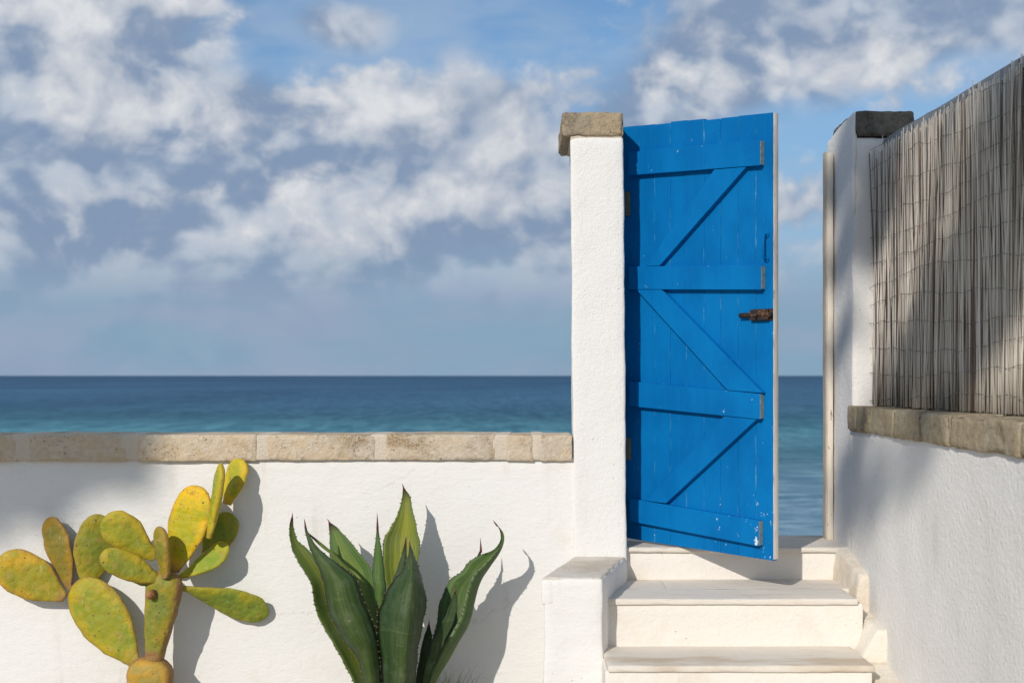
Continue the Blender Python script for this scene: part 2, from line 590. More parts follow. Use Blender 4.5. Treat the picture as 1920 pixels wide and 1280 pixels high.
def mat_blue(name, seams=()):
    m, B = new_mat(name)
    o = objc(B)
    sep = B.n('ShaderNodeSeparateXYZ')
    B.put(sep.inputs[0], o)
    U, V_, Zc = sep.outputs
    grain = B.noise(B.mapping(o, (160, 160, 2.2)), 1.0, 4, 0.55, 0.3)
    big = B.noise(B.mapping(o, (1, 1, 0.6)), 4.0, 4, 0.6)
    c = B.mix(B.ss(big, 0.35, 0.65), (0.0012, 0.126, 0.365), (0.0020, 0.160, 0.43))
    c = B.mix(B.ss(grain, 0.55, 0.75, 0, 0.35), c, (0.004, 0.19, 0.48))
    c = B.mix(B.ss(grain, 0.42, 0.28, 0, 0.30), c, (0.001, 0.105, 0.33))
    # chips, thickest at the low free corner where feet and wind-blown sand strike
    amt = B.m('MULTIPLY', B.ss(U, 0.25, 0.86), B.ss(Zc, 0.75, 0.0))
    ch = B.noise(B.mapping(o, (1, 1, 0.62)), 42.0, 4, 0.62)
    thr = B.m('SUBTRACT', 0.715, B.m('MULTIPLY', amt, 0.105))
    chip = B.ss(B.m('SUBTRACT', ch, thr), 0.0, 0.02)
    sp = B.noise(o, 9.0, 3, 0.5)
    chip2 = B.m('MULTIPLY', B.ss(ch, 0.66, 0.68), B.ss(sp, 0.58, 0.66))
    chip = B.m('MAXIMUM', chip, chip2)
    if seams:
        dmin = None
        for u in seams:
            q = B.m('ABSOLUTE', B.m('SUBTRACT', U, u))
            dmin = q if dmin is None else B.m('MINIMUM', dmin, q)
        wl = B.noise(B.mapping(o, (60, 60, 9)), 1.0, 5, 0.65)
        sm = B.m('MULTIPLY', B.ss(dmin, 0.0045, 0.0015), B.ss(wl, 0.50, 0.66))
        c = B.mix(B.m('MULTIPLY', sm, 0.55), c, (0.10, 0.36, 0.58))
        chip = B.m('MAXIMUM', chip, B.m('MULTIPLY', B.ss(dmin, 0.004, 0.002), B.ss(wl, 0.66, 0.70)))
    c = B.mix(chip, c, B.mix(B.ss(sp, 0.4, 0.6), (0.62, 0.70, 0.74), (0.30, 0.50, 0.62)))
    h = B.m('ADD', B.m('MULTIPLY', grain, 0.5), B.m('MULTIPLY', chip, -0.6))
    finish(B, c, 0.55, B.bump(h, 0.5, 0.004), 0.06)
    return m


def mat_reed():
    m, B = new_mat('dry_reed')
    oi = B.n('ShaderNodeObjectInfo')
    ge = B.n('ShaderNodeNewGeometry')
    rnd = B.m('FRACT', B.m('ADD', B.m('MULTIPLY', oi.outputs['Random'], 7.31), B.m('MULTIPLY', ge.outputs['Random Per Island'], 5.17)))
    c = B.ramp(rnd, [(0.0, (0.11, 0.065, 0.05)), (0.11, (0.20, 0.135, 0.105)), (0.17, (0.52, 0.46, 0.38)), (0.45, (0.66, 0.60, 0.52)),
                     (0.75, (0.72, 0.67, 0.59)), (1.0, (0.60, 0.54, 0.46))])
    n = B.noise(B.mapping(ge.outputs['Position'], (90, 90, 5)), 1.0, 4, 0.6)
    c = B.mix(B.ss(n, 0.55, 0.85, 0, 0.5), c, (0.30, 0.21, 0.15))
    finish(B, c, 0.7, B.bump(n, 0.4, 0.002), 0.25)
    return m


def mat_pad():
    m, B = new_mat('prickly_pear_skin')
    oi = B.n('ShaderNodeObjectInfo')
    o = objc(B)
    off = B.n('ShaderNodeCombineXYZ')
    B.put(off.inputs[0], B.m('MULTIPLY', oi.outputs['Random'], 9.0))
    p = B.vm('ADD', o, off.outputs[0])
    base = oi.outputs['Color']
    n1 = B.noise(p, 9.0, 5, 0.55, 0.5)
    n2 = B.noise(p, 26.0, 5, 0.6)
    n3 = B.noise(p, 120.0, 3, 0.5)
    ae = B.n('ShaderNodeAttribute', attribute_name='edge').outputs['Fac']
    ev = B.ss(B.m('ADD', ae, B.m('ADD', B.m('MULTIPLY', B.m('SUBTRACT', n1, 0.5), 1.3), B.m('MULTIPLY', B.m('SUBTRACT', n2, 0.5), 1.0))), 0.30, 0.95)
    base = B.mix(ev, B.mix(1.0, base, (0.80, 0.93, 0.9), 'MULTIPLY'), B.mix(1.0, base, (1.28, 1.10, 0.70), 'MULTIPLY'))
    c = B.mix(B.ss(n1, 0.42, 0.66), base, B.mix(1.0, base, (1.12, 1.02, 0.75), 'MULTIPLY'))
    c = B.mix(B.ss(n1, 0.46, 0.26, 0, 0.7), c, B.mix(1.0, base, (0.70, 0.88, 0.7), 'MULTIPLY'))
    c = B.mix(B.ss(n2, 0.56, 0.70, 0, 0.6), c, (0.34, 0.21, 0.055))
    c = B.mix(B.ss(B.noise(p, 17.0, 6, 0.7, 1.0), 0.60, 0.72, 0, 0.55), c, (0.40, 0.30, 0.13))
    c = B.mix(B.ss(n3, 0.62, 0.74, 0, 0.35), c, (0.20, 0.12, 0.045))
    # corky rim and base from the vertex layer
    at = B.n('ShaderNodeAttribute', attribute_name='cork')
    ck = B.m('MULTIPLY', at.outputs['Fac'], B.ss(B.noise(p, 24.0, 5, 0.65), 0.30, 0.52))
    # scabs and old puncture marks
    vs_ = B.ss(B.voro(p, 24.0), 0.14, 0.07)
    vs_ = B.m('MULTIPLY', vs_, B.ss(B.noise(p, 8.0, 2), 0.46, 0.6))
    c = B.mix(B.m('MULTIPLY', vs_, 0.8), c, (0.16, 0.085, 0.035))
    c = B.mix(ck, c, B.mix(n3, (0.36, 0.22, 0.085), (0.22, 0.10, 0.04)))
    c = B.mix(B.ss(B.noise(B.mapping(p, (1, 1, 0.3)), 60.0, 4, 0.7), 0.60, 0.70, 0.0, 0.4), c, (0.50, 0.44, 0.22))
    h = B.m('ADD', B.m('ADD', B.m('MULTIPLY', n2, 0.6), B.m('MULTIPLY', n3, 0.3)), B.m('MULTIPLY', B.voro(p, 30.0), -0.7))
    finish(B, c, 0.56, B.bump(h, 0.7, 0.010), 0.25)
    return m


def mat_agave():
    m, B = new_mat('agave_skin')
    oi = B.n('ShaderNodeObjectInfo')
    at = B.n('ShaderNodeAttribute', attribute_name='across')   # x: across, y: along, z: edge
    sep = B.n('ShaderNodeSeparateXYZ')
    B.put(sep.inputs[0], at.outputs['Vector'])
    S, T, E = sep.outputs
    p = objc(B)
    cmb = B.n('ShaderNodeCombineXYZ')
    B.put(cmb.inputs[0], B.m('MULTIPLY', S, 16.0))
    B.put(cmb.inputs[1], B.m('MULTIPLY', T, 3.0))
    B.put(cmb.inputs[2], B.m('MULTIPLY', oi.outputs['Random'], 30.0))
    streak = B.noise(cmb.outputs[0], 1.0, 5, 0.6, 0.3)
    n = B.noise(p, 14.0, 5, 0.6)
    base = oi.outputs['Color']
    c = B.mix(B.ss(streak, 0.35, 0.68), B.mix(1.0, base, (0.72, 0.80, 0.8), 'MULTIPLY'), B.mix(1.0, base, (1.3, 1.15, 1.0), 'MULTIPLY'))
    c = B.mix(B.ss(n, 0.5, 0.75, 0, 0.3), c, (0.14, 0.17, 0.10))
    # imprints of the leaf that lay against it in the bud
    br = B.noise(B.mapping(p, (5, 5, 26)), 1.0, 3, 0.5, 1.2)
    c = B.mix(B.ss(br, 0.60, 0.72, 0, 0.10), c, (0.26, 0.32, 0.12))
    bl = B.noise(p, 7.0, 6, 0.68, 0.8)
    c = B.mix(B.ss(bl, 0.44, 0.66, 0.0, 0.24), c, (0.14, 0.18, 0.11))
    cs = B.n('ShaderNodeCombineXYZ')
    B.put(cs.inputs[0], B.m('MULTIPLY', S, 46.0))
    B.put(cs.inputs[1], B.m('MULTIPLY', T, 7.0))
    B.put(cs.inputs[2], B.m('MULTIPLY', oi.outputs['Random'], 17.0))
    scr = B.noise(cs.outputs[0], 1.0, 4, 0.7)
    c = B.mix(B.ss(scr, 0.62, 0.72, 0.0, 0.45), c, (0.24, 0.27, 0.15))
    # horny margin
    c = B.mix(B.ss(E, 0.93, 1.0, 0, 0.6), c, (0.26, 0.25, 0.16))
    # brown tip
    c = B.mix(B.ss(T, 0.93, 0.995), c, (0.045, 0.028, 0.02))
    sc_ = B.ss(B.noise(p, 70.0, 3, 0.6), 0.68, 0.74, 0, 0.5)
    c = B.mix(sc_, c, (0.30, 0.27, 0.17))
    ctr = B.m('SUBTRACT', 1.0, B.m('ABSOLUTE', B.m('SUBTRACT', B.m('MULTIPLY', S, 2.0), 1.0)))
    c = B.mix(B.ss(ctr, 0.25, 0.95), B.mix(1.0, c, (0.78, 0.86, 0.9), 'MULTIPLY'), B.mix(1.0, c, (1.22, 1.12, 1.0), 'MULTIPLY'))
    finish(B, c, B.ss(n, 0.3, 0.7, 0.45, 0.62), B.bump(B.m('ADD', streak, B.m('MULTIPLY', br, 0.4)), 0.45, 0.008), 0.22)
    return m


def mat_edge():
    m, B = new_mat('chipped_white_edge')
    o = objc(B)
    n = B.noise(B.mapping(o, (30, 30, 9)), 1.0, 5, 0.65)
    c = B.mix(B.ss(n, 0.60, 0.70), (0.66, 0.62, 0.56), (0.36, 0.25, 0.13))
    finish(B, c, 0.7, B.bump(n, 0.4, 0.003), 0.2)
    return m


def mat_rust():
    m, B = new_mat('rusted_iron')
    o = objc(B)
    n = B.noise(o, 60.0, 5, 0.65)
    c = B.mix(B.ss(n, 0.53, 0.68), (0.022, 0.018, 0.017), (0.22, 0.075, 0.02))
    finish(B, c, 0.75, B.bump(n, 0.6, 0.003), 0.4)
    return m


def mat_jamb():
    m, B = new_mat('flaking_cream_paint')
    o = pos(B)
    n = B.noise(B.mapping(o, (26, 26, 7)), 1.0, 5, 0.65)
    c = B.mix(B.ss(n, 0.63, 0.69), (0.72, 0.655, 0.55), (0.27, 0.18, 0.11))
    finish(B, c, 0.75, B.bump(n, 0.4, 0.004), 0.2)
    return m


def mat_leaf(name, a, b):
    m, B = new_mat(name)
    ge = B.n('ShaderNodeNewGeometry')
    c = B.mix(ge.outputs['Random Per Island'], a, b)
    finish(B, c, 0.6, None, 0.3)
    return m


M['ground'] = mat_ground()
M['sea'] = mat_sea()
M['blue'] = mat_blue('blue_gloss_paint')
M['reed'] = mat_reed()
M['pad'] = mat_pad()
M['agave'] = mat_agave()
M['edge'] = mat_edge()
M['rust'] = mat_rust()
M['jamb'] = mat_jamb()
M['endgrain'] = simple('bare_end_grain', (0.12, 0.22, 0.25), (0.28, 0.30, 0.26), 60.0, 0.85, 0.4)
M['hinge'] = simple('painted_hinge_iron', (0.10, 0.14, 0.12), (0.20, 0.16, 0.09), 40.0, 0.7)
M['jamb_dark'] = simple('bare_jamb_timber', (0.42, 0.35, 0.27), (0.55, 0.48, 0.39), 30.0, 0.85, 0.4, stretch=(4, 4, 0.5))
M['wire'] = simple('galvanised_wire', (0.13, 0.125, 0.12), (0.22, 0.20, 0.18), 60.0, 0.6, spec=0.5)
M['backing'] = simple('shade_cloth', (0.17, 0.14, 0.115), (0.24, 0.20, 0.165), 60.0, 0.9)
M['rail'] = simple('grey_steel', (0.19, 0.21, 0.24), (0.26, 0.28, 0.30), 12.0, 0.55, spec=0.4)
M['areole'] = simple('areole_wool', (0.12, 0.06, 0.03), (0.24, 0.14, 0.07), 300.0, 0.95)
M['spine'] = simple('agave_spine', (0.10, 0.025, 0.022), (0.17, 0.05, 0.035), 40.0, 0.5)
M['thorn'] = simple('agave_thorn', (0.11, 0.085, 0.05), (0.20, 0.16, 0.10), 60.0, 0.6)
M['grass'] = mat_leaf('grass_blade', (0.09, 0.13, 0.025), (0.17, 0.17, 0.05))
M['needle'] = mat_leaf('pine_needles', (0.03, 0.06, 0.018), (0.06, 0.10, 0.03))
M['bark'] = simple('pine_bark', (0.10, 0.065, 0.045), (0.19, 0.13, 0.09), 6.0, 0.95, 0.8, 0.03, stretch=(3, 3, 1))

# ------------------------------------------------------------------ ground and sea
SEA_Z = -2.6


def build_ground():
    xs = [-300, -120, -40, -15, -6, -3, -1, 0, 1, 2, 4, 8, 20, 60, 150, 300]
    prof = [(-400, 0), (-100, 0), (-30, 0), (-10, 0), (0, 0), (4, 0), (6.0, 0), (6.55, 0.0), (7.0, -0.5), (8.0, -1.6), (10.5, -2.15),
            (15, -2.5), (20, -2.8), (30, -3.4), (60, -6)]
    V, Fc = [], []
    for (y, z) in prof:
        for x in xs:
            k = 0.0 if y < 6.6 else 0.12 * noise.noise(Vector((x * 0.7, y * 0.7, 3)))
            V.append((x, y, z + k))
    n = len(xs)
    for j in range(len(prof) - 1):
        for i in range(n - 1):
            Fc.append((j * n + i, j * n + i + 1, (j + 1) * n + i + 1, (j + 1) * n + i))
    g = mesh_obj('ground', V, Fc, M['ground'], None, False)
    tag(g, 'pale paved ground before the wall sloping to a beach', kind='structure')
    V = [(-40000, 12.0, SEA_Z), (40000, 12.0, SEA_Z), (40000, 45000, SEA_Z), (-40000, 45000, SEA_Z)]
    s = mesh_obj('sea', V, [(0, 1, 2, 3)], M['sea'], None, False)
    tag(s, 'blue and teal sea reaching to the horizon', kind='structure')


build_ground()

# ------------------------------------------------------------------ garden wall on the left
YW = 5.97           # front face of the garden wall
YP = 5.95           # front face of the pillars
SP = F / YP


def zrow(py, Y):
    return CAM_Z - (py - VY) * Y / F


def xcol(px, Y):
    return (px - VX) * Y / F


def build_garden_wall():
    root = empty('garden_wall', (-2.0, YW, 0))
    tag(root, 'low whitewashed garden wall with tufa coping left of the blue gate', 'wall')
    ztop = zrow(862, YW)
    rough_block('plaster_body', box_c(-5.2, 0.30, YW, YW + 0.26, -0.02, ztop + 0.01), M['wall'], root, 0.01, 0.045,
                ((0.010, 1.1), (0.004, 5.0), (0.0015, 18.0)))
    # coping stones and wide mortar joints between them, by photo column
    edges = [-700, -455, -215, 44, 248, 494, 714, 940, 1008, 1072.5]
    ys0, ys1 = YW - 0.022, YW + 0.285
    z0, z1 = ztop - 0.002, zrow(814, YW)
    for i in range(len(edges) - 1):
        gap = [9, 9, 9, 9, 11, 9, 10, 8, 4, 4][i]
        xa = xcol(edges[i] + gap, YW)
        xb = xcol(edges[i + 1] - (gap if i < len(edges) - 2 else 0), YW)
        dz = random.uniform(-0.003, 0.002)
        rough_block('coping_stone', box_c(xa, xb, ys0 - random.uniform(0, 0.004), ys1, z0 + random.uniform(-0.004, 0.002), z1 + dz),
                    M['sand_stone'], root, 0.006, 0.018, ((0.003, 9.0), (0.0015, 30.0)), edge_amp=0.005, edge_f=22.0)
        if i:
            xm = xcol(edges[i], YW)
            hw = 0.045 if gap > 6 else 0.03
            rough_block('mortar_joint', box_c(xm - hw, xm + hw, ys0 - 0.0005, ys1 - 0.004, z0 + 0.002, z1 - 0.001), M['mortar'], root,
                        0.008, 0.02, ((0.004, 14.0), (0.002, 40.0)))


build_garden_wall()


# ------------------------------------------------------------------ pillars
def build_pillars():
    ztop = zrow(257, YP)
    root = empty('gate_pillar', (0.36, YP + 0.25, 0))
    tag(root, 'white roughcast pillar with overhanging tan stone cap, hinging the blue gate', 'pillar', 'pillars either side of the gate')
    xl0, xr0 = xcol(1075, YP), xcol(1176, YP)
    zb = zrow(1043, YP)
    k = (0 - zb) / (ztop - zb)
    xlt, xrt = xcol(1068.5, YP), xcol(1169, YP)
    xlb, xrb = xl0 + (xlt - xl0) * k, xr0 + (xrt - xr0) * k
    yb = YP + 0.49
    c = [(xlb, YP, 0), (xrb, YP, 0), (xrb, yb, 0), (xlb + 0.02, yb, 0), (xlt, YP, ztop), (xrt, YP, ztop), (xrt, yb, ztop), (xlt + 0.02, yb, ztop)]
    rough_block('shaft', c, M['pillar'], root, 0.014, 0.03, ((0.008, 2.3), (0.004, 7.0), (0.002, 26.0)))
    zc = zrow(210.5, YP)
    rough_block('cap_stone', box_c(xcol(1054, YP), xcol(1168.5, YP) + 0.002, YP - 0.006, YP + 0.52, ztop + 0.002, zc), M['cap_tufa'], root,
                0.010, 0.014, ((0.004, 8.0), (0.0035, 34.0)), edge_amp=0.012, edge_f=26.0)
    rough_block('mortar_joint', box_c(xlt + 0.004, xrt - 0.006, YP + 0.004, yb - 0.02, ztop - 0.012, ztop + 0.012), M['mortar'], root, 0.004, 0.03)

    x0 = 1.548
    root = empty('gate_pillar', (x0 + 0.13, YP + 0.25, 0))
    tag(root, 'white pillar with dark lichened cap where the reed fence ends', 'pillar', 'pillars either side of the gate')
    rough_block('shaft', box_c(x0 + 0.003, x0 + 0.26, YP, YP + 0.47, 0, zrow(256, YP)), M['pillar'], root, 0.02, 0.03,
                ((0.008, 2.3), (0.004, 7.0), (0.002, 26.0)))
    rough_block('cap_stone', box_c(x0 + 0.012, x0 + 0.283, YP - 0.012, YP + 0.44, zrow(255, YP), zrow(208.5, YP)), M['lichen_tufa'], root,
                0.010, 0.014, ((0.003, 8.0), (0.0035, 34.0)), edge_amp=0.009, edge_f=26.0)
    # thick plaster skin on the gate side, run up over the end of the cap
    zt, ztb = zrow(211, YP), 2.735
    ys, ye = YP + 0.003, YP + 0.485
    rough_block('plaster_skin', [(x0 - 0.018, ys, 0), (x0 + 0.014, ys, 0), (x0 + 0.02, ye, 0), (x0 - 0.006, ye, 0),
                                 (x0 + 0.002, ys, zt), (x0 + 0.016, ys, zt), (x0 + 0.02, ye, ztb), (x0 - 0.004, ye, ztb)],
                M['side'], root, 0.008, 0.03, ((0.010, 1.9), (0.005, 6.0), (0.002, 22.0)))


build_pillars()


# ------------------------------------------------------------------ side wall on the right
def build_side_wall():
    x0 = 1.548
    root = empty('side_wall', (x0 + 0.2, 4.2, 0))
    tag(root, 'white side wall with dark tufa coping under the reed fence', 'wall')
    zt = CAM_Z - 0.251
    rough_block('plaster_body', [(x0 - 0.018, 2.2, 0), (x0 + 0.30, 2.2, 0), (x0 + 0.30, YP + 0.01, 0), (x0 - 0.018, YP + 0.01, 0),
                                 (x0 - 0.006, 2.2, zt + 0.01), (x0 + 0.30, 2.2, zt + 0.01), (x0 + 0.30, YP + 0.01, zt + 0.01), (x0 - 0.006, YP + 0.01, zt + 0.01)],
                M['side'], root, 0.008, 0.04, ((0.010, 1.9), (0.005, 6.0), (0.003, 17.0)))
    ys = [5.955, 5.80, 5.58, 5.23, 4.55, 3.9, 3.2, 2.3]
    for i in range(len(ys) - 1):
        a, b = ys[i + 1] + 0.007, ys[i] - 0.007
        rough_block('coping_stone', box_c(x0 - 0.022 - random.uniform(0, 0.006), x0 + 0.285, a, b, zt + random.uniform(-0.004, 0.003), CAM_Z - 0.139 + random.uniform(-0.004, 0.002)),
                    M['dark_tufa'], root, 0.008, 0.017, ((0.006, 8.0), (0.004, 30.0)), edge_amp=0.012, edge_f=24.0)
        if i:
            rough_block('mortar_joint', box_c(x0 - 0.016, x0 + 0.27, ys[i] - 0.016, ys[i] + 0.016, zt + 0.006, CAM_Z - 0.147), M['mortar'], root, 0.006, 0.02,
                        ((0.004, 14.0),))


build_side_wall()


# ------------------------------------------------------------------ steps and pedestal
def build_steps():
    root = empty('garden_steps', (0.95, 5.6, 0))
    tag(root, 'cream limewashed steps with worn marble treads rising to the blue gate', 'steps')
    h0, h1, h2 = 0.803, 0.953, 1.156
    Z0, Z1, Z2 = CAM_Z - h0, CAM_Z - h1, CAM_Z - h2
    T = 0.025
    am = ((0.003, 2.5), (0.0012, 14.0))
    # plan of the flight narrows towards the gate
    def xl(Y):
        return 0.344 + (0.496 - 0.344) * (Y - 5.326) / (5.95 - 5.326) - 0.03
    xr = 1.50
    # threshold
    rough_block('threshold_slab', box_c(0.44, 1.56, 5.985, 6.45, Z0 - T, Z0), M['marble'], root, 0.006, 0.03, am, edge_amp=0.005)
    rough_block('riser', box_c(0.44, 1.56, 6.0, 6.44, 0, Z0 - T + 0.003), M['riser'], root, 0.006, 0.04, am)
    # upper tread: marble nosing slab in front of an older strip behind
    for (xa, xb) in ((0.36, 1.443),):
        ya, yb_ = 5.463, 5.74
        rough_block('tread_slab', [(max(xa, xl(ya)), ya, Z1 - T), (xb, ya, Z1 - T), (xb, yb_, Z1 - T), (xa + 0.03, yb_, Z1 - T),
                                   (max(xa, xl(ya)), ya, Z1), (xb, ya, Z1), (xb, yb_, Z1), (xa + 0.03, yb_, Z1)],
                    M['marble_grey'], root, 0.0045, 0.02, am, edge_amp=0.0035, edge_f=16.0)
    for (xa, xb) in ((0.42, 0.66), (0.6606, 1.50)):
        rough_block('tread_slab', box_c(xa, xb, 5.7415, 6.01, Z1 - T, Z1 - 0.002), M['marble'], root, 0.002, 0.03, am)
    rough_block('riser', box_c(0.36, 1.468, 5.475, 6.02, 0, Z1 - T + 0.003), M['riser'], root, 0.006, 0.04, am)
    for (xa, xb) in ((0.350, 1.415),):
        rough_block('tread_slab', box_c(xa, xb, 5.10, 5.50, Z2 - T, Z2), M['marble'], root, 0.0045, 0.02, am, edge_amp=0.0035, edge_f=16.0)
    rough_block('riser', box_c(0.34, 1.408, 5.112, 5.51, 0, Z2 - T + 0.003), M['riser'], root, 0.006, 0.04, am)
    rough_block('tread_slab', box_c(0.25, 1.405, 4.72, 5.14, Z2 - 0.2 - T, Z2 - 0.2), M['marble'], root, 0.007, 0.04, am)
    rough_block('riser', box_c(0.26, 1.40, 4.745, 5.15, 0, Z2 - 0.2 - T + 0.003), M['riser'], root, 0.006, 0.05, am)
    # stepped plaster skirting along the side wall
    X = 1.56
    sk = ((0.006, 6.0), (0.003, 20.0))
    zA, zAf = Z0 + 0.005, CAM_Z - 0.878
    rough_block('skirting', [(1.415, 5.62, Z1 - 0.35), (X, 5.62, Z1 - 0.35), (X, 6.03, Z1 - 0.35), (1.44, 6.03, Z1 - 0.35),
                             (1.497, 5.63, zAf), (X, 5.63, zAf), (X, 6.03, zA), (1.475, 6.03, zA)], M['cream'], root, 0.018, 0.025, sk)
    rough_block('skirting', [(1.412, 5.34, Z2 - 0.05), (X, 5.34, Z2 - 0.05), (X, 5.66, Z2 - 0.05), (1.412, 5.66, Z2 - 0.05),
                             (1.492, 5.345, CAM_Z - 1.062), (X, 5.345, CAM_Z - 1.062), (X, 5.66, CAM_Z - 1.03), (1.468, 5.66, CAM_Z - 1.03)],
                M['cream'], root, 0.018, 0.025, sk)
    rough_block('skirting', [(1.37, 4.95, 0.0), (X, 4.95, 0.0), (X, 5.37, 0.0), (1.37, 5.37, 0.0),
                             (1.43, 4.96, 0.30), (X, 4.96, 0.30), (X, 5.37, 0.36), (1.42, 5.37, 0.36)], M['cream'], root, 0.018, 0.03, sk)

    # pedestal beside the steps
    root = empty('stair_pedestal', (0.3, 5.6, 0))
    tag(root, 'squat whitewashed pedestal with sandy worn top at the foot of the pillar', 'pedestal')
    zt = CAM_Z - 0.841
    zm = zt - 0.115
    yf, yb = 5.326, 5.96
    A, Bx = 0.084, 0.344
    C, D = 0.248, 0.497
    rough_block('base', [(A + 0.014, yf, 0), (Bx + 0.004, yf, 0), (D - 0.004, yb, 0), (C + 0.01, yb, 0),
                         (A + 0.014, yf, zt - 0.004), (Bx, yf, zt - 0.004), (D, yb, zt - 0.004), (C + 0.01, yb, zt - 0.004)], M['wall'], root, 0.012, 0.025,
                ((0.006, 4.0), (0.004, 12.0)))
    rough_block('lip', [(A + 0.004, yf - 0.001, zm), (A + 0.06, yf - 0.001, zm), (C + 0.05, yb, zm), (C - 0.004, yb, zm),
                        (A, yf - 0.001, zt - 0.002), (A + 0.06, yf - 0.001, zt - 0.002), (C + 0.05, yb, zt - 0.002), (C - 0.004, yb, zt - 0.002)], M['wall'], root,
                0.012, 0.022, ((0.006, 4.0), (0.004, 12.0)))
    rough_block('worn_top', [(A + 0.004, yf + 0.003, zt - 0.014), (Bx - 0.003, yf + 0.003, zt - 0.014), (D - 0.003, yb, zt - 0.014), (C + 0.003, yb, zt - 0.014),
                             (A + 0.008, yf + 0.008, zt), (Bx - 0.008, yf + 0.008, zt), (D - 0.006, yb, zt), (C + 0.006, yb, zt)],
                M['worn'], root, 0.006, 0.014, ((0.002, 9.0), (0.0016, 34.0)), edge_amp=0.010, edge_f=30.0)


build_steps()


# ------------------------------------------------------------------ door frame jamb
def build_jamb():
    Y = 6.27
    root = empty('gate_jamb', (1.53, Y, 0.757))
    tag(root, 'narrow cream painted timber jamb against the right pillar', 'door jamb')
    z0, z1 = 0.757, zrow(287, Y)
    rough_block('post', box_c(xcol(1552, Y), xcol(1562.5, Y), Y, Y + 0.07, z0, z1), M['jamb'], root, 0.0018, 0.05, ((0.002, 5.0), (0.001, 25.0)), edge_amp=0.004)
    rough_block('stop', box_c(xcol(1549.5, Y), xcol(1553, Y), Y + 0.012, Y + 0.075, z0, z1 + 0.012), M['jamb_dark'], root, 0.003, 0.06, ((0.002, 5.0),))


build_jamb()

# ------------------------------------------------------------------ blue gate
P0 = Vector((0.500, 6.22, 0))
P1 = Vector((1.108, 5.60, 0))
DU = (P1 - P0).normalized()
DN = Vector((DU.y, -DU.x, 0))
if DN.y > 0:
    DN = -DN


def dpix(px, py):
    """photo pixel -> (u, z) on the gate's front plane; z measured from the gate's foot"""
    d = Vector(((px - VX) / F, 1.0, -(py - VY) / F))
    t = P0.dot(DN) / d.dot(DN)
    p = d * t
    return ((p - P0).dot(DU), p.z + CAM_Z - GZ)


GZ = 0.74


def slab(name, poly, y0, y1, mat, parent, bev=0.003, cuts=0):
    """poly: (u,z) outline counter-clockwise as seen from the front; extruded y0..y1 in the parent's local frame"""
    bm = bmesh.new()
    n = len(poly)
    a = [bm.verts.new((u, y0, z)) for u, z in poly]
    b = [bm.verts.new((u, y1, z)) for u, z in poly]
    bm.faces.new(a)
    bm.faces.new(b[::-1])
    for i in range(n):
        bm.faces.new((a[i], b[i], b[(i + 1) % n], a[(i + 1) % n]))
    bmesh.ops.recalc_face_normals(bm, faces=bm.faces)
    if bev:
        bmesh.ops.bevel(bm, geom=list(bm.edges), offset=bev, segments=2, affect='EDGES', profile=0.6)
    me = bpy.data.meshes.new(name)
    bm.to_mesh(me)
    bm.free()
    me.materials.append(mat)
    return link(bpy.data.objects.new(name, me), parent)


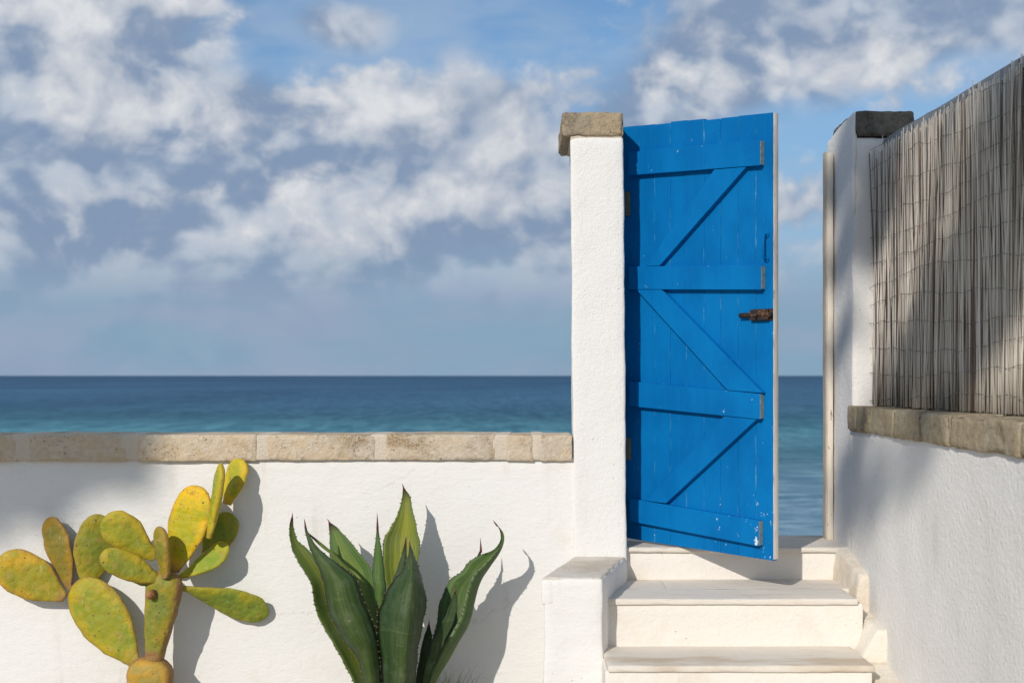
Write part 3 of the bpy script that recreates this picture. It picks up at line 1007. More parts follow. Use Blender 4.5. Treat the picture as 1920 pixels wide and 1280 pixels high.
def build_gate():
    root = empty('wooden_gate', (P0.x, P0.y, GZ), math.atan2(DU.y, DU.x))
    tag(root, 'bright blue ledged and braced plank gate standing ajar', 'gate')
    top = lambda px: 239.5 + (210.5 - 239.5) * (px - 1170) / (1450 - 1170)
    bot = lambda px: 1008.5 + (1051 - 1008.5) * (px - 1178) / (1450 - 1178)
    seams = [1167.5, 1198, 1227.5, 1257, 1287, 1320, 1351, 1384, 1417, 1449.5]
    rnd = random.Random(3)
    M['blue_plank'] = mat_blue('blue_plank_paint', [dpix(q, 640)[0] for q in seams[1:-1]])
    for i in range(len(seams) - 1):
        a, b = seams[i], seams[i + 1]
        jt = rnd.uniform(-2.2, 1.6)
        ua, za0 = dpix(a, bot(a))
        ub, zb0 = dpix(b, bot(b))
        _, za1 = dpix(a, top(a) + jt)
        _, zb1 = dpix(b, top(b) + jt)
        g = 0.0003
        dy = rnd.uniform(0, 0.0016)
        if i == 6:
            g = 0.0012
        slab('plank', [(ua + g, za0), (ub - g, zb0), (ub - g, zb1), (ua + g, za1)], dy, 0.029 + dy, M['blue_plank'], root, 0.0016)
    # white painted edge of the free side
    ue, ze0 = dpix(1449.5, 1050)
    _, ze1 = dpix(1449.5, 210.5)
    bm = bmesh.new()
    N = 46
    rows = []
    for i in range(N + 1):
        z = ze0 + 0.004 + (ze1 - ze0 - 0.006) * i / N
        w = 0.0035 * noise.noise(Vector((0, 3.3, z * 16)))
        rows.append([bm.verts.new((ue - 0.003, 0.003 + abs(w), z)), bm.verts.new((ue + 0.004 + w * .5, 0.002 + w * 0.9, z)),
                     bm.verts.new((ue + 0.006 + w * .5, 0.018, z)), bm.verts.new((ue + 0.004, 0.034, z)), bm.verts.new((ue - 0.003, 0.032, z))])
    for i in range(N):
        for k in range(4):
            bm.faces.new((rows[i][k], rows[i][k + 1], rows[i + 1][k + 1], rows[i + 1][k]))
    bm.faces.new(rows[0][::-1])
    bm.faces.new(rows[N])
    bmesh.ops.recalc_face_normals(bm, faces=bm.faces)
    me = bpy.data.meshes.new('edge_strip')
    bm.to_mesh(me)
    bm.free()
    me.materials.append(M['edge'])
    link(bpy.data.objects.new('edge_strip', me), root)

    TH = 0.030

    def front(px, py, proud=TH):
        """photo pixel -> (u, z) on a plane proud of the boards"""
        d = Vector(((px - VX) / F, 1.0, -(py - VY) / F))
        q = P0 + DN * proud
        t = q.dot(DN) / d.dot(DN)
        p = d * t
        return ((p - P0).dot(DU), p.z + CAM_Z - GZ)

    rails = [((1178, 285.5, 329), (1425, 262.5, 310)), ((1178, 499.3, 542.5), (1427, 497.3, 543)),
             ((1179, 714.5, 761), (1424.5, 738, 786)), ((1180, 934, 976.5), (1422.5, 975.5, 1023.5))]
    for (xa, ta, ba), (xb, tb, bb) in rails:
        poly = [front(xa, ba), front(xb, bb), front(xb, tb), front(xa, ta)]
        r = slab('rail', poly, -TH, 0.004, M['blue'], root, 0.0025)
        # bare end grain
        u, zlo = front(xb, bb)
        _, zhi = front(xb, tb)
        e = slab('end_grain', [(u - 0.002, zlo + 0.004), (u + 0.0018, zlo + 0.004), (u + 0.0018, zhi - 0.003), (u - 0.002, zhi - 0.003)],
                 -TH + 0.002, -0.001, M['endgrain'], r, 0.0)
        for (fx, fz) in ((-0.055, 0.32), (-0.05, 0.72)):
            zc = zlo + (zhi - zlo) * fz
            pr = [(u + fx + 0.005 * math.cos(k * math.pi / 4), zc + 0.005 * math.sin(k * math.pi / 4)) for k in range(8)]
            slab('nail_head', pr, -TH - 0.0012, -TH + 0.002, M['rail'] if False else M['blue'], r, 0.0008)
    BT = 0.026
    fb = lambda x, y: front(x, y, BT)
    braces = [[(1209, 499), (1236.5, 498), (1399, 313), (1339, 318)],
              [(1193, 543), (1364, 731.5), (1429.5, 736.5), (1240, 543)],
              [(1211, 938.5), (1248.5, 943), (1418, 786), (1357, 780)]]
    for q in braces:
        slab('brace', [fb(*p) for p in q], -BT, 0.004, M['blue'], root, 0.002)

    # pull handle
    def loc(u, y, z):
        return parent_matrix(root) @ Vector((u, y, z))
    uh, zt = dpix(1438, 440)
    _, zb = dpix(1438, 486)
    v, f = merge([tube([loc(uh, 0.004, zt), loc(uh, -0.016, zt), loc(uh, -0.026, zt - 0.008), loc(uh, -0.027, (zt + zb) / 2),
                        loc(uh, -0.026, zb + 0.008), loc(uh, -0.016, zb), loc(uh, 0.004, zb)], [0.0055] * 7, 8)])
    h = mesh_obj('pull_handle', v, f, M['blue'], root)
    for zz in (zt, zb):
        pr = [(uh + 0.012 * math.cos(k * math.pi / 5), zz + 0.014 * math.sin(k * math.pi / 5)) for k in range(10)]
        slab('handle_foot', pr, -0.005, 0.003, M['blue'], h, 0.001)

    # rusty bolt
    u0, zc = dpix(1411, 591)
    u1, _ = dpix(1449, 591)
    hz = 0.026
    latch = slab('latch', [(u0, zc - hz), (u1, zc - hz), (u1, zc + hz), (u0, zc + hz)], -0.005, 0.003, M['rust'], root, 0.0008)
    for sgn in (1, -1):
        slab('guide_rail', [(u0, zc + sgn * 0.0165 - 0.007), (u1 - 0.012, zc + sgn * 0.0165 - 0.007), (u1 - 0.012, zc + sgn * 0.0165 + 0.007), (u0, zc + sgn * 0.0165 + 0.007)],
             -0.022, -0.004, M['rust'], latch, 0.002)
    ub, _ = dpix(1392, 591)
    v, f = tube([loc(ub, -0.017, zc), loc(u1 + 0.004, -0.017, zc)], [0.0115, 0.0115], 12)
    mesh_obj('bolt', v, f, M['rust'], latch)
    um = (u0 * 0.6 + u1 * 0.4)
    v, f = tube([loc(um, -0.024, zc), loc(um, -0.044, zc - 0.004)], [0.006, 0.007], 10)
    mesh_obj('bolt_knob', v, f, M['rust'], latch)
    for (uu, zz) in ((u1 - 0.007, zc + 0.018), (u1 - 0.007, zc - 0.018)):
        pr = [(uu + 0.005 * math.cos(k * math.pi / 4), zz + 0.005 * math.sin(k * math.pi / 4)) for k in range(8)]
        slab('screw', pr, -0.008, -0.003, M['rust'], latch, 0.0006)

    # hinges on the pillar side
    for (xa, xb, ya, yb2) in ((1169, 1181.5, 361, 404), (1172, 1183, 820, 862)):
        ua, z_hi = dpix(xa, ya)
        uc, z_lo = dpix(xb, yb2)
        hg = slab('hinge', [(ua, z_lo), (uc, z_lo), (uc, z_hi), (ua, z_hi)], -0.007, 0.003, M['hinge'], root, 0.001)
        v, f = tube([loc(ua - 0.004, -0.006, z_lo - 0.004), loc(ua - 0.004, -0.006, z_hi + 0.004)], [0.009, 0.009], 10)
        mesh_obj('hinge_barrel', v, f, M['hinge'], hg)


build_gate()


# ------------------------------------------------------------------ reed fence
def fence_x(Y):
    return 1.645 + 0.10 * (5.95 - Y) / 1.53


def build_reed_fence():
    zb = CAM_Z - 0.139
    zt = 2.64
    root = empty('reed_fence', (fence_x(5.2), 5.2, zb))
    tag(root, 'weathered reed screen bound with wire on top of the side wall', 'fence')
    rnd = random.Random(11)
    H = zt - zb
    protos = []
    for k in range(8):
        r = random.Random(100 + k)
        pts, rad = [], []
        b1, b2 = r.uniform(-0.012, 0.012), r.uniform(-0.012, 0.012)
        ph = r.uniform(0, 6)
        for i in range(7):
            t = i / 6
            pts.append(Vector((b1 * math.sin(3.1 * t + ph), b2 * math.sin(2.7 * t + ph * 1.7), t * H)))
            rad.append((0.0025 - 0.0008 * t) * (0.85 + 0.3 * r.random()))
        v, f = tube(pts, rad, 5)
        me = bpy.data.meshes.new('reed')
        me.from_pydata([tuple(x) for x in v], [], f)
        me.polygons.foreach_set('use_smooth', [True] * len(me.polygons))
        me.materials.append(M['reed'])
        protos.append(me)
    n = 292
    for i in range(n):
        Y = 5.925 - (5.925 - 4.36) * (i + rnd.uniform(-0.45, 0.45)) / (n - 1)
        o = bpy.data.objects.new('reed', protos[i % 8])
        o.location = (fence_x(Y) - rnd.uniform(0.0, 0.016) - 5.0 + 5.0 - root.location.x, Y - root.location.y, rnd.uniform(0.001, 0.008))
        lean = rnd.gauss(0, 0.038)
        if rnd.random() < 0.12:
            lean = rnd.gauss(0, 0.055)
        lean += 0.05 * noise.noise(Vector((Y * 7.0, 2.0, 0.0)))
        if Y > 5.78:
            lean -= 0.03 * (Y - 5.78) / 0.14
        o.rotation_euler = (lean, rnd.gauss(0, 0.008), rnd.uniform(0, 6.28))
        o.rotation_mode = 'XYZ'
        # turn about own axis first, then lean along the fence
        o.rotation_euler = (Matrix.Rotation(lean, 3, 'X') @ Matrix.Rotation(rnd.gauss(0, 0.006), 3, 'Y') @ Matrix.Rotation(rnd.uniform(0, 6.28), 3, 'Z')).to_euler()
        s = rnd.uniform(0.8, 1.55)
        L = rnd.gauss(0.955 + 0.045 * (5.93 - Y) / 1.55, 0.010)
        if rnd.random() < 0.03:
            L += rnd.uniform(0.015, 0.04)
        o.scale = (s, s, L)
        link(o, root)
    # the second layer and the run towards the viewer
    parts = []
    for i in range(1900):
        back = i < 1100
        Y = rnd.uniform(4.2, 5.93) if back else rnd.uniform(2.3, 4.37)
        x = fence_x(Y) + (rnd.uniform(0.004, 0.02) if back else rnd.uniform(-0.012, 0.018))
        lean = rnd.gauss(0, 0.025)
        hh = H * rnd.gauss(0.945 + 0.05 * (5.93 - Y) / 1.55, 0.008)
        pts = [Vector((x + rnd.gauss(0, 0.002), Y - lean * hh * t + rnd.gauss(0, 0.004), zb + 0.001 + hh * t)) for t in (0, 0.33, 0.66, 1)]
        r = rnd.uniform(0.0015, 0.0032)
        parts.append(tube(pts, [r, r * 0.95, r * 0.85, r * 0.7], 4))
    v, f = merge(parts)
    o = mesh_obj('reed_layer', v, f, M['reed'], root)
    tag(o, kind='stuff')
    # binding wires
    for k in range(12):
        z = zb + 0.05 + k * 0.1035
        pts = []
        Y = 5.95
        j = 0
        while Y > 2.3:
            slope = 0.012 * math.sin(Y * 3 + k)
            pts.append(Vector((fence_x(Y) - 0.019 - 0.004 * (j % 2) + 0.003 * noise.noise(Vector((Y * 9, k, 0))),
                               Y, z + slope * 1.6 + 0.018 * noise.noise(Vector((Y * 7, k * 3.1, 1))) + 0.004 * noise.noise(Vector((Y * 40, k, 5))))))
            Y -= 0.02
            j += 1
        v, f = tube(pts, [0.0012] * len(pts), 4)
        mesh_obj('wire', v, f, M['wire'], root)
    rough_block('backing_panel', [(fence_x(2.3) + 0.03, 2.3, zb), (fence_x(2.3) + 0.036, 2.3, zb), (fence_x(5.94) + 0.036, 5.94, zb), (fence_x(5.94) + 0.03, 5.94, zb),
                                  (fence_x(2.3) + 0.03, 2.3, zt - 0.05), (fence_x(2.3) + 0.036, 2.3, zt - 0.05), (fence_x(5.94) + 0.036, 5.94, zt - 0.05), (fence_x(5.94) + 0.03, 5.94, zt - 0.05)],
                M['backing'], root, 0.002, 0.2, ((0.002, 3.0),))
    z1 = zt + 0.015
    zn = z1 + 0.085
    rough_block('top_rail', [(fence_x(2.3) + 0.038, 2.3, zn - 0.05), (fence_x(2.3) + 0.07, 2.3, zn - 0.05), (fence_x(5.94) + 0.07, 5.94, z1 - 0.05), (fence_x(5.94) + 0.038, 5.94, z1 - 0.05),
                             (fence_x(2.3) + 0.038, 2.3, zn), (fence_x(2.3) + 0.07, 2.3, zn), (fence_x(5.94) + 0.07, 5.94, z1), (fence_x(5.94) + 0.038, 5.94, z1)],
                M['rail'], root, 0.004, 0.1, ((0.006, 2.0),))


build_reed_fence()


# ------------------------------------------------------------------ prickly pear
def c1(x, y, Y):
    return W(x / 2.909, 840 + y / 2.909, Y)


def build_pad(root, base, tip, width, thick, facing, color, bend=0.0, neck=0.3, peak=0.6, cork=0.4, seed=0, areoles=True, twist=0.0):
    """obovate pad from base to tip (world), width/thick in metres"""
    rnd = random.Random(seed)
    A = tip - base
    L = A.length
    A.normalize()
    Nn = Vector(facing)
    Nn = (Nn - A * Nn.dot(A)).normalized()
    S = A.cross(Nn).normalized()
    NR, NS = 22, 26

    def prof(t):
        # narrow neck, widest at `peak`, round top
        if t < peak:
            x = t / peak
            return neck + (1 - neck) * math.sin(x * math.pi / 2) ** 1.25
        x = (t - peak) / (1 - peak)
        return math.sqrt(max(0.0, 1 - x ** 2.6))

    verts, faces, corks, edges_ = [], [], [], []
    ts = [0.0, 0.012, 0.035] + [0.035 + (0.93 - 0.035) * i / (NR - 8) for i in range(1, NR - 7)] + [0.955, 0.975, 0.99, 0.998]

    def frame(t):
        a = twist * (t - 0.3)
        n_ = Nn * math.cos(a) + S * math.sin(a)
        s_ = S * math.cos(a) - Nn * math.sin(a)
        return n_, s_, base + A * (L * t) + Nn * (bend * math.sin(math.pi * min(1, t)) * L)

    for t in ts:
        n_, s_, ctr = frame(t)
        w = width / 2 * prof(t) * (0.86 if t < 0.001 else 1)
        th = thick / 2 * (0.45 + 0.55 * prof(t)) * (1.0 if t < 0.9 else math.sqrt(max(0.0, 1 - ((t - 0.9) / 0.1) ** 2)) * 0.9 + 0.1)
        th = min(th, w * 0.95)
        for k in range(NS):
            an = 2 * math.pi * k / NS
            ca, sa = math.cos(an), math.sin(an)
            x = math.copysign(abs(ca) ** 0.9, ca) * w
            y = math.copysign(abs(sa) ** 0.8, sa) * th
            p = ctr + s_ * x + n_ * y
            p += (s_ * noise.noise(p * 14 + Vector((seed, 0, 0))) + n_ * noise.noise(p * 16 + Vector((0, seed, 0)))) * 0.0065 + s_ * (0.004 * noise.noise(p * 55))
            verts.append(p)
            rim = max(0.0, abs(ca) - 0.80) / 0.20
            edges_.append(max(abs(ca) * 0.95, abs(2 * t - 1.05)))
            corks.append(min(1.0, cork * (rim * 0.9 + max(0, (0.16 - t) / 0.16) * 1.6 + max(0, (t - 0.95) / 0.05) * 0.8)))
    n = len(ts)
    for i in range(n - 1):
        for k in range(NS):
            faces.append((i * NS + k, i * NS + (k + 1) % NS, (i + 1) * NS + (k + 1) % NS, (i + 1) * NS + k))
    faces.append(tuple(range(NS))[::-1])
    faces.append(tuple((n - 1) * NS + k for k in range(NS)))
    o = mesh_obj('pad', verts, faces, M['pad'], root)
    fix_normals(o.data)
    at = o.data.attributes.new('cork', 'FLOAT', 'POINT')
    at.data.foreach_set('value', corks)
    ed = o.data.attributes.new('edge', 'FLOAT', 'POINT')
    ed.data.foreach_set('value', edges_)
    o.color = (*color, 1)
    if areoles:
        parts = []
        rows = max(4, int(L / 0.042))
        for r in range(1, rows + 1):
            t = 0.08 + 0.87 * r / (rows + 0.4)
            w = width / 2 * prof(t)
            cnt = max(1, int(2 * w / 0.044))
            for q in range(cnt):
                sx = ((q + 0.5 + (0.25 if r % 2 else -0.25)) / cnt * 2 - 1) * 0.92 + rnd.uniform(-0.12, 0.12)
                if abs(sx) > 0.96 or rnd.random() < 0.28:
                    continue
                tj = min(0.97, t + rnd.uniform(-0.025, 0.025))
                n_, s_, ctr = frame(tj)
                th = thick / 2 * (0.45 + 0.55 * prof(tj)) * (1.0 if tj < 0.9 else math.sqrt(max(0.0, 1 - ((tj - 0.9) / 0.1) ** 2)) * 0.9 + 0.1)
                hgt = th * abs(math.sin(math.acos(min(1, abs(sx) ** 1.11)))) ** 0.8
                for side in (1, -1):
                    p = ctr + s_ * (sx * w) + n_ * (side * (hgt - 0.0005))
                    p += (s_ * noise.noise(p * 14 + Vector((seed, 0, 0))) + n_ * noise.noise(p * 16 + Vector((0, seed, 0)))) * 0.0065 + s_ * (0.004 * noise.noise(p * 55))
                    nn = (n_ * side + s_ * sx * 0.5).normalized()
                    a1 = nn.cross(A).normalized()
                    a2 = nn.cross(a1)
                    rr = 0.0016 + 0.0040 * rnd.random() ** 2
                    vv = [p + nn * 0.0022]
                    for k in range(6):
                        an = k * math.pi / 3
                        vv.append(p + (a1 * math.cos(an) + a2 * math.sin(an) * 1.2) * rr)
                    parts.append((vv, [(0, 1 + k, 1 + (k + 1) % 6) for k in range(6)]))
        v, f = merge(parts)
        ar = mesh_obj('areoles', v, f, M['areole'], o)
        tag(ar, kind='stuff')
    return o


def build_cactus():
    root = empty('prickly_pear', c1(820, 1548, 5.78))
    root.location.z = 0
    tag(root, 'yellow-green prickly pear with flat pads spread against the white wall', 'cactus')
    px = 5.8 / F / 2.909      # one crop pixel in metres here
    yel, ygr, grn, brn, dgr, org = (0.46, 0.345, 0.022), (0.315, 0.30, 0.03), (0.20, 0.225, 0.035), (0.27, 0.19, 0.03), (0.10, 0.155, 0.03), (0.38, 0.27, 0.07)
    P = lambda bx, by, bY, tx, ty, tY, w, th, fc, col, **k: build_pad(root, c1(bx, by, bY), c1(tx, ty, tY), w * px, th * px, fc, col, **k)
    # stump, then trunk, then the pads from the wall outwards
    P(815, 1545, 5.82, 822, 1135, 5.80, 262, 150, (-0.1, -1, 0), org, neck=0.8, peak=0.72, cork=1.8, seed=1)
    P(843, 1162, 5.80, 905, 668, 5.78, 200, 118, (-0.15, -1, 0.1), (0.24, 0.235, 0.04), neck=0.46, peak=0.86, cork=2.2, seed=2)
    P(752, 1192, 5.84, 418, 722, 5.90, 300, 52, (-0.25, -1, 0.2), ygr, neck=0.2, peak=0.58, cork=0.6, seed=3)
    P(356, 815, 5.90, -14, 604, 5.88, 252, 46, (-0.2, -1, 0.15), (0.40, 0.30, 0.028), neck=0.2, peak=0.55, cork=0.7, seed=4)
    P(384, 772, 5.91, 270, 374, 5.92, 178, 40, (-0.35, -0.9, 0.0), brn, neck=0.2, peak=0.62, cork=0.9, seed=5)
    P(480, 752, 5.91, 540, 358, 5.92, 215, 40, (0.30, -0.9, 0.0), (0.24, 0.24, 0.03), neck=0.30, peak=0.5, cork=0.5, seed=6)
    P(848, 598, 5.78, 572, 370, 5.72, 200, 52, (-0.35, -1, 0.25), (0.34, 0.315, 0.035), neck=0.25, peak=0.66, cork=0.25, seed=7)
    P(868, 720, 5.76, 548, 578, 5.68, 152, 56, (-0.2, -1, 0.3), (0.31, 0.29, 0.035), neck=0.36, peak=0.62, cork=0.3, seed=8)
    P(862, 742, 5.80, 690, 662, 5.77, 112, 50, (0.1, -0.8, -0.5), grn, neck=0.4, peak=0.6, cork=0.3, seed=18)
    P(905, 706, 5.74, 868, 426, 5.72, 152, 50, (-0.75, -0.7, 0.05), (0.25, 0.215, 0.035), neck=0.4, peak=0.6, cork=0.6, seed=9)
    P(955, 676, 5.81, 1085, 204, 5.84, 240, 44, (-0.25, -1, 0.1), (0.53, 0.41, 0.016), neck=0.2, peak=0.62, cork=0.55, seed=10)
    P(1140, 486, 5.80, 1212, 82, 5.77, 170, 46, (-0.90, -0.42, 0.1), (0.37, 0.36, 0.03), neck=0.4, peak=0.62, cork=0.35, seed=11)
    P(1236, 306, 5.90, 1318, 58, 5.93, 150, 36, (-0.5, -0.9, 0.1), (0.47, 0.39, 0.03), neck=0.36, peak=0.66, cork=0.3, seed=12)
    P(1125, 610, 5.90, 1262, 354, 5.92, 172, 36, (-0.1, -1, -0.2), (0.22, 0.25, 0.03), neck=0.4, peak=0.6, cork=0.2, seed=13)
    P(985, 700, 5.83, 1246, 528, 5.87, 140, 40, (-0.45, -0.85, 0.5), (0.33, 0.35, 0.035), neck=0.22, peak=0.72, cork=0.2, seed=14, bend=-0.06)
    P(985, 758, 5.80, 1462, 908, 5.93, 185, 44, (0.0, -0.75, -0.5), (0.25, 0.29, 0.04), neck=0.16, peak=0.66, cork=0.25, seed=15, bend=-0.02, twist=-0.5)
    # broken pad scar on the trunk
    p = c1(815, 800, 5.715)
    v, f = tube([p + Vector((0.012, 0.03, 0)), p, p + Vector((-0.006, -0.016, 0.002))], [0.022, 0.020, 0.012], 10)
    sc_ = mesh_obj('broken_scar', v, f, simple('corky_scar', (0.40, 0.20, 0.07), (0.22, 0.10, 0.045), 90.0, 0.9, 0.6), root)


build_cactus()


# ------------------------------------------------------------------ agave
def c2(x, y):
    return (500 + x / 2.909, 840 + y / 2.909)


def build_agave_leaf(root, ma, mb, Y, color, keel=None, bulge=0.05, ea=0.0, eb=0.0, thick=0.022, spine=None, seed=0, teeth=True, sharp=0.0):
    """ma, mb: the two margins as crop points tip -> base; Y: depths tip -> base;
    bulge>0 hollows the leaf away from the viewer, <0 turns its keel to the viewer"""
    rnd = random.Random(seed)

    def world(poly, off):
        n = len(poly)
        # arc-length parametrise in the picture plane first
        P = [Vector((*c2(*q), 0)) for q in poly]
        acc = [0.0]
        for i in range(1, n):
            acc.append(acc[-1] + (P[i] - P[i - 1]).length)
        out = []
        NSAMP = 60
        for k in range(NSAMP + 1):
            tt = k / NSAMP
            fine = tt * 1.0
            d = fine * acc[-1]
            i = max(j for j in range(n - 1) if acc[j] <= d + 1e-9)
            f = (d - acc[i]) / max(1e-6, acc[i + 1] - acc[i])
            q = catmull(P, (i + f) / (n - 1))
            yy = catmull([Vector((y, 0, 0)) for y in Y], fine).x + off * math.sin(math.pi * min(1.0, fine * 1.4 + 0.02) * 0.72)
            out.append(W(q.x, q.y, yy))
        return out

    A = world(ma, ea)
    Bm = world(mb, eb)
    Kc = world(keel, 0.0) if keel else None
    n = len(A)
    for i in range(2, n - 1):       # margins scallop a little between the teeth
        o_ = A[i] - Bm[i]
        if o_.length > 0.02:
            o_.normalize()
            A[i] = A[i] + o_ * (0.005 * noise.noise(A[i] * 26))
            Bm[i] = Bm[i] - o_ * (0.005 * noise.noise(Bm[i] * 26))
    NC = 12
    verts, faces, attr = [], [], []
    ring = 2 * NC
    for i in range(n):
        t = 1 - i / (n - 1)          # 1 at the tip
        a, b = A[i], Bm[i]
        w = (b - a).length
        if Kc is not None:
            k_ = Kc[i] + Vector((0, bulge * min(1.0, w / 0.12), 0))
        else:
            k_ = (a + b) / 2 + Vector((0, bulge * min(1.0, w / 0.15) * (0.35 + 0.65 * min(1, (1 - t) * 2.2)), 0))
        row = []
        for j in range(NC + 1):
            s = j / NC
            u = 2 * s - 1
            quad = 1 - u * u
            vee = 1 - abs(u)
            g = quad * (1 - sharp) + vee * sharp
            mid = (a + b) / 2
            p = a * (1 - s) + b * s + (k_ - mid) * g
            row.append((p, s))
        # outward direction for thickness
        S = (b - a).normalized() if w > 1e-6 else Vector((1, 0, 0))
        T = (A[max(i - 1, 0)] + Bm[max(i - 1, 0)] - A[min(i + 1, n - 1)] - Bm[min(i + 1, n - 1)])
        T = T.normalized() if T.length > 1e-6 else Vector((0, 0, 1))
        Nn = S.cross(T).normalized()
        if Nn.y > 0:
            Nn = -Nn
        sign = 1 if bulge >= 0 else -1       # thickness goes to the convex side
        th = thick * min(1.0, w / 0.10) * (0.45 + 0.55 * (1 - t))
        frontf, backf = [], []
        for (p, s) in row:
            u = 2 * s - 1
            e = abs(u)
            wob = noise.noise(p * 9 + Vector((seed, 0, 0))) * 0.003
            tt2 = th * (1 - e ** 2.2) * 0.5
            frontf.append((p + Nn * (tt2 + wob), s, e))
            backf.append((p - Nn * (tt2 - wob), s, e))
        loop = frontf + backf[-2:0:-1]
        for (p, s, e) in loop:
            verts.append(p)
            attr.append((s, t, e))
    for i in range(n - 1):
        for k in range(ring):
            faces.append((i * ring + k, i * ring + (k + 1) % ring, (i + 1) * ring + (k + 1) % ring, (i + 1) * ring + k))
    faces.append(tuple(range(ring)))
    faces.append(tuple((n - 1) * ring + k for k in range(ring))[::-1])
    o = mesh_obj('leaf', verts, faces, M['agave'], root)
    fix_normals(o.data)
    at = o.data.attributes.new('across', 'FLOAT_VECTOR', 'POINT')
    at.data.foreach_set('vector', [x for v in attr for x in v])
    o.color = (*color, 1)
    # terminal spine
    tip = (A[0] + Bm[0]) / 2
    if spine:
        q = W(*c2(*spine[:2]), spine[2])
        v, f = tube([tip + (tip - q) * 0.25, tip, tip + (q - tip) * 0.5, q], [0.005, 0.0052, 0.0028, 0.0004], 8)
    else:
        dT = (tip - (A[2] + Bm[2]) / 2).normalized()
        v, f = tube([tip - dT * 0.012, tip, tip + dT * 0.012, tip + dT * 0.022], [0.0035, 0.0036, 0.0022, 0.0004], 8)
    mesh_obj('spine', v, f, M['spine'], o)
    if teeth:
        parts = []
        for mg, other in ((A, Bm), (Bm, A)):
            acc = 0.0
            nxt = 0.05
            for i in range(1, n):
                seg = mg[i] - mg[i - 1]
                acc += seg.length
                while acc >= nxt and i < n - 6:
                    fr = 1 - (acc - nxt) / max(1e-6, seg.length)
                    p = mg[i - 1] + seg * fr
                    outw = (mg[i] - other[i])
                    if outw.length < 1e-5:
                        break
                    outw.normalize()
                    T = seg.normalized()
                    hgt = rnd.uniform(0.003, 0.008)
                    bw = rnd.uniform(0.003, 0.0055)
                    nn = outw.cross(T).normalized()
                    hook = T * rnd.uniform(-0.004, 0.002)
                    q = p - outw * 0.0015
                    vv = [q + T * bw, q - T * bw, q + nn * 0.0022, q - nn * 0.0022, p + outw * hgt + hook]
                    parts.append((vv, [(0, 2, 4), (2, 1, 4), (1, 3, 4), (3, 0, 4)]))
                    nxt += rnd.uniform(0.014, 0.042)
        if parts:
            v, f = merge(parts)
            tag(mesh_obj('marginal_teeth', v, f, M['thorn'], o, False), kind='stuff')
    return o


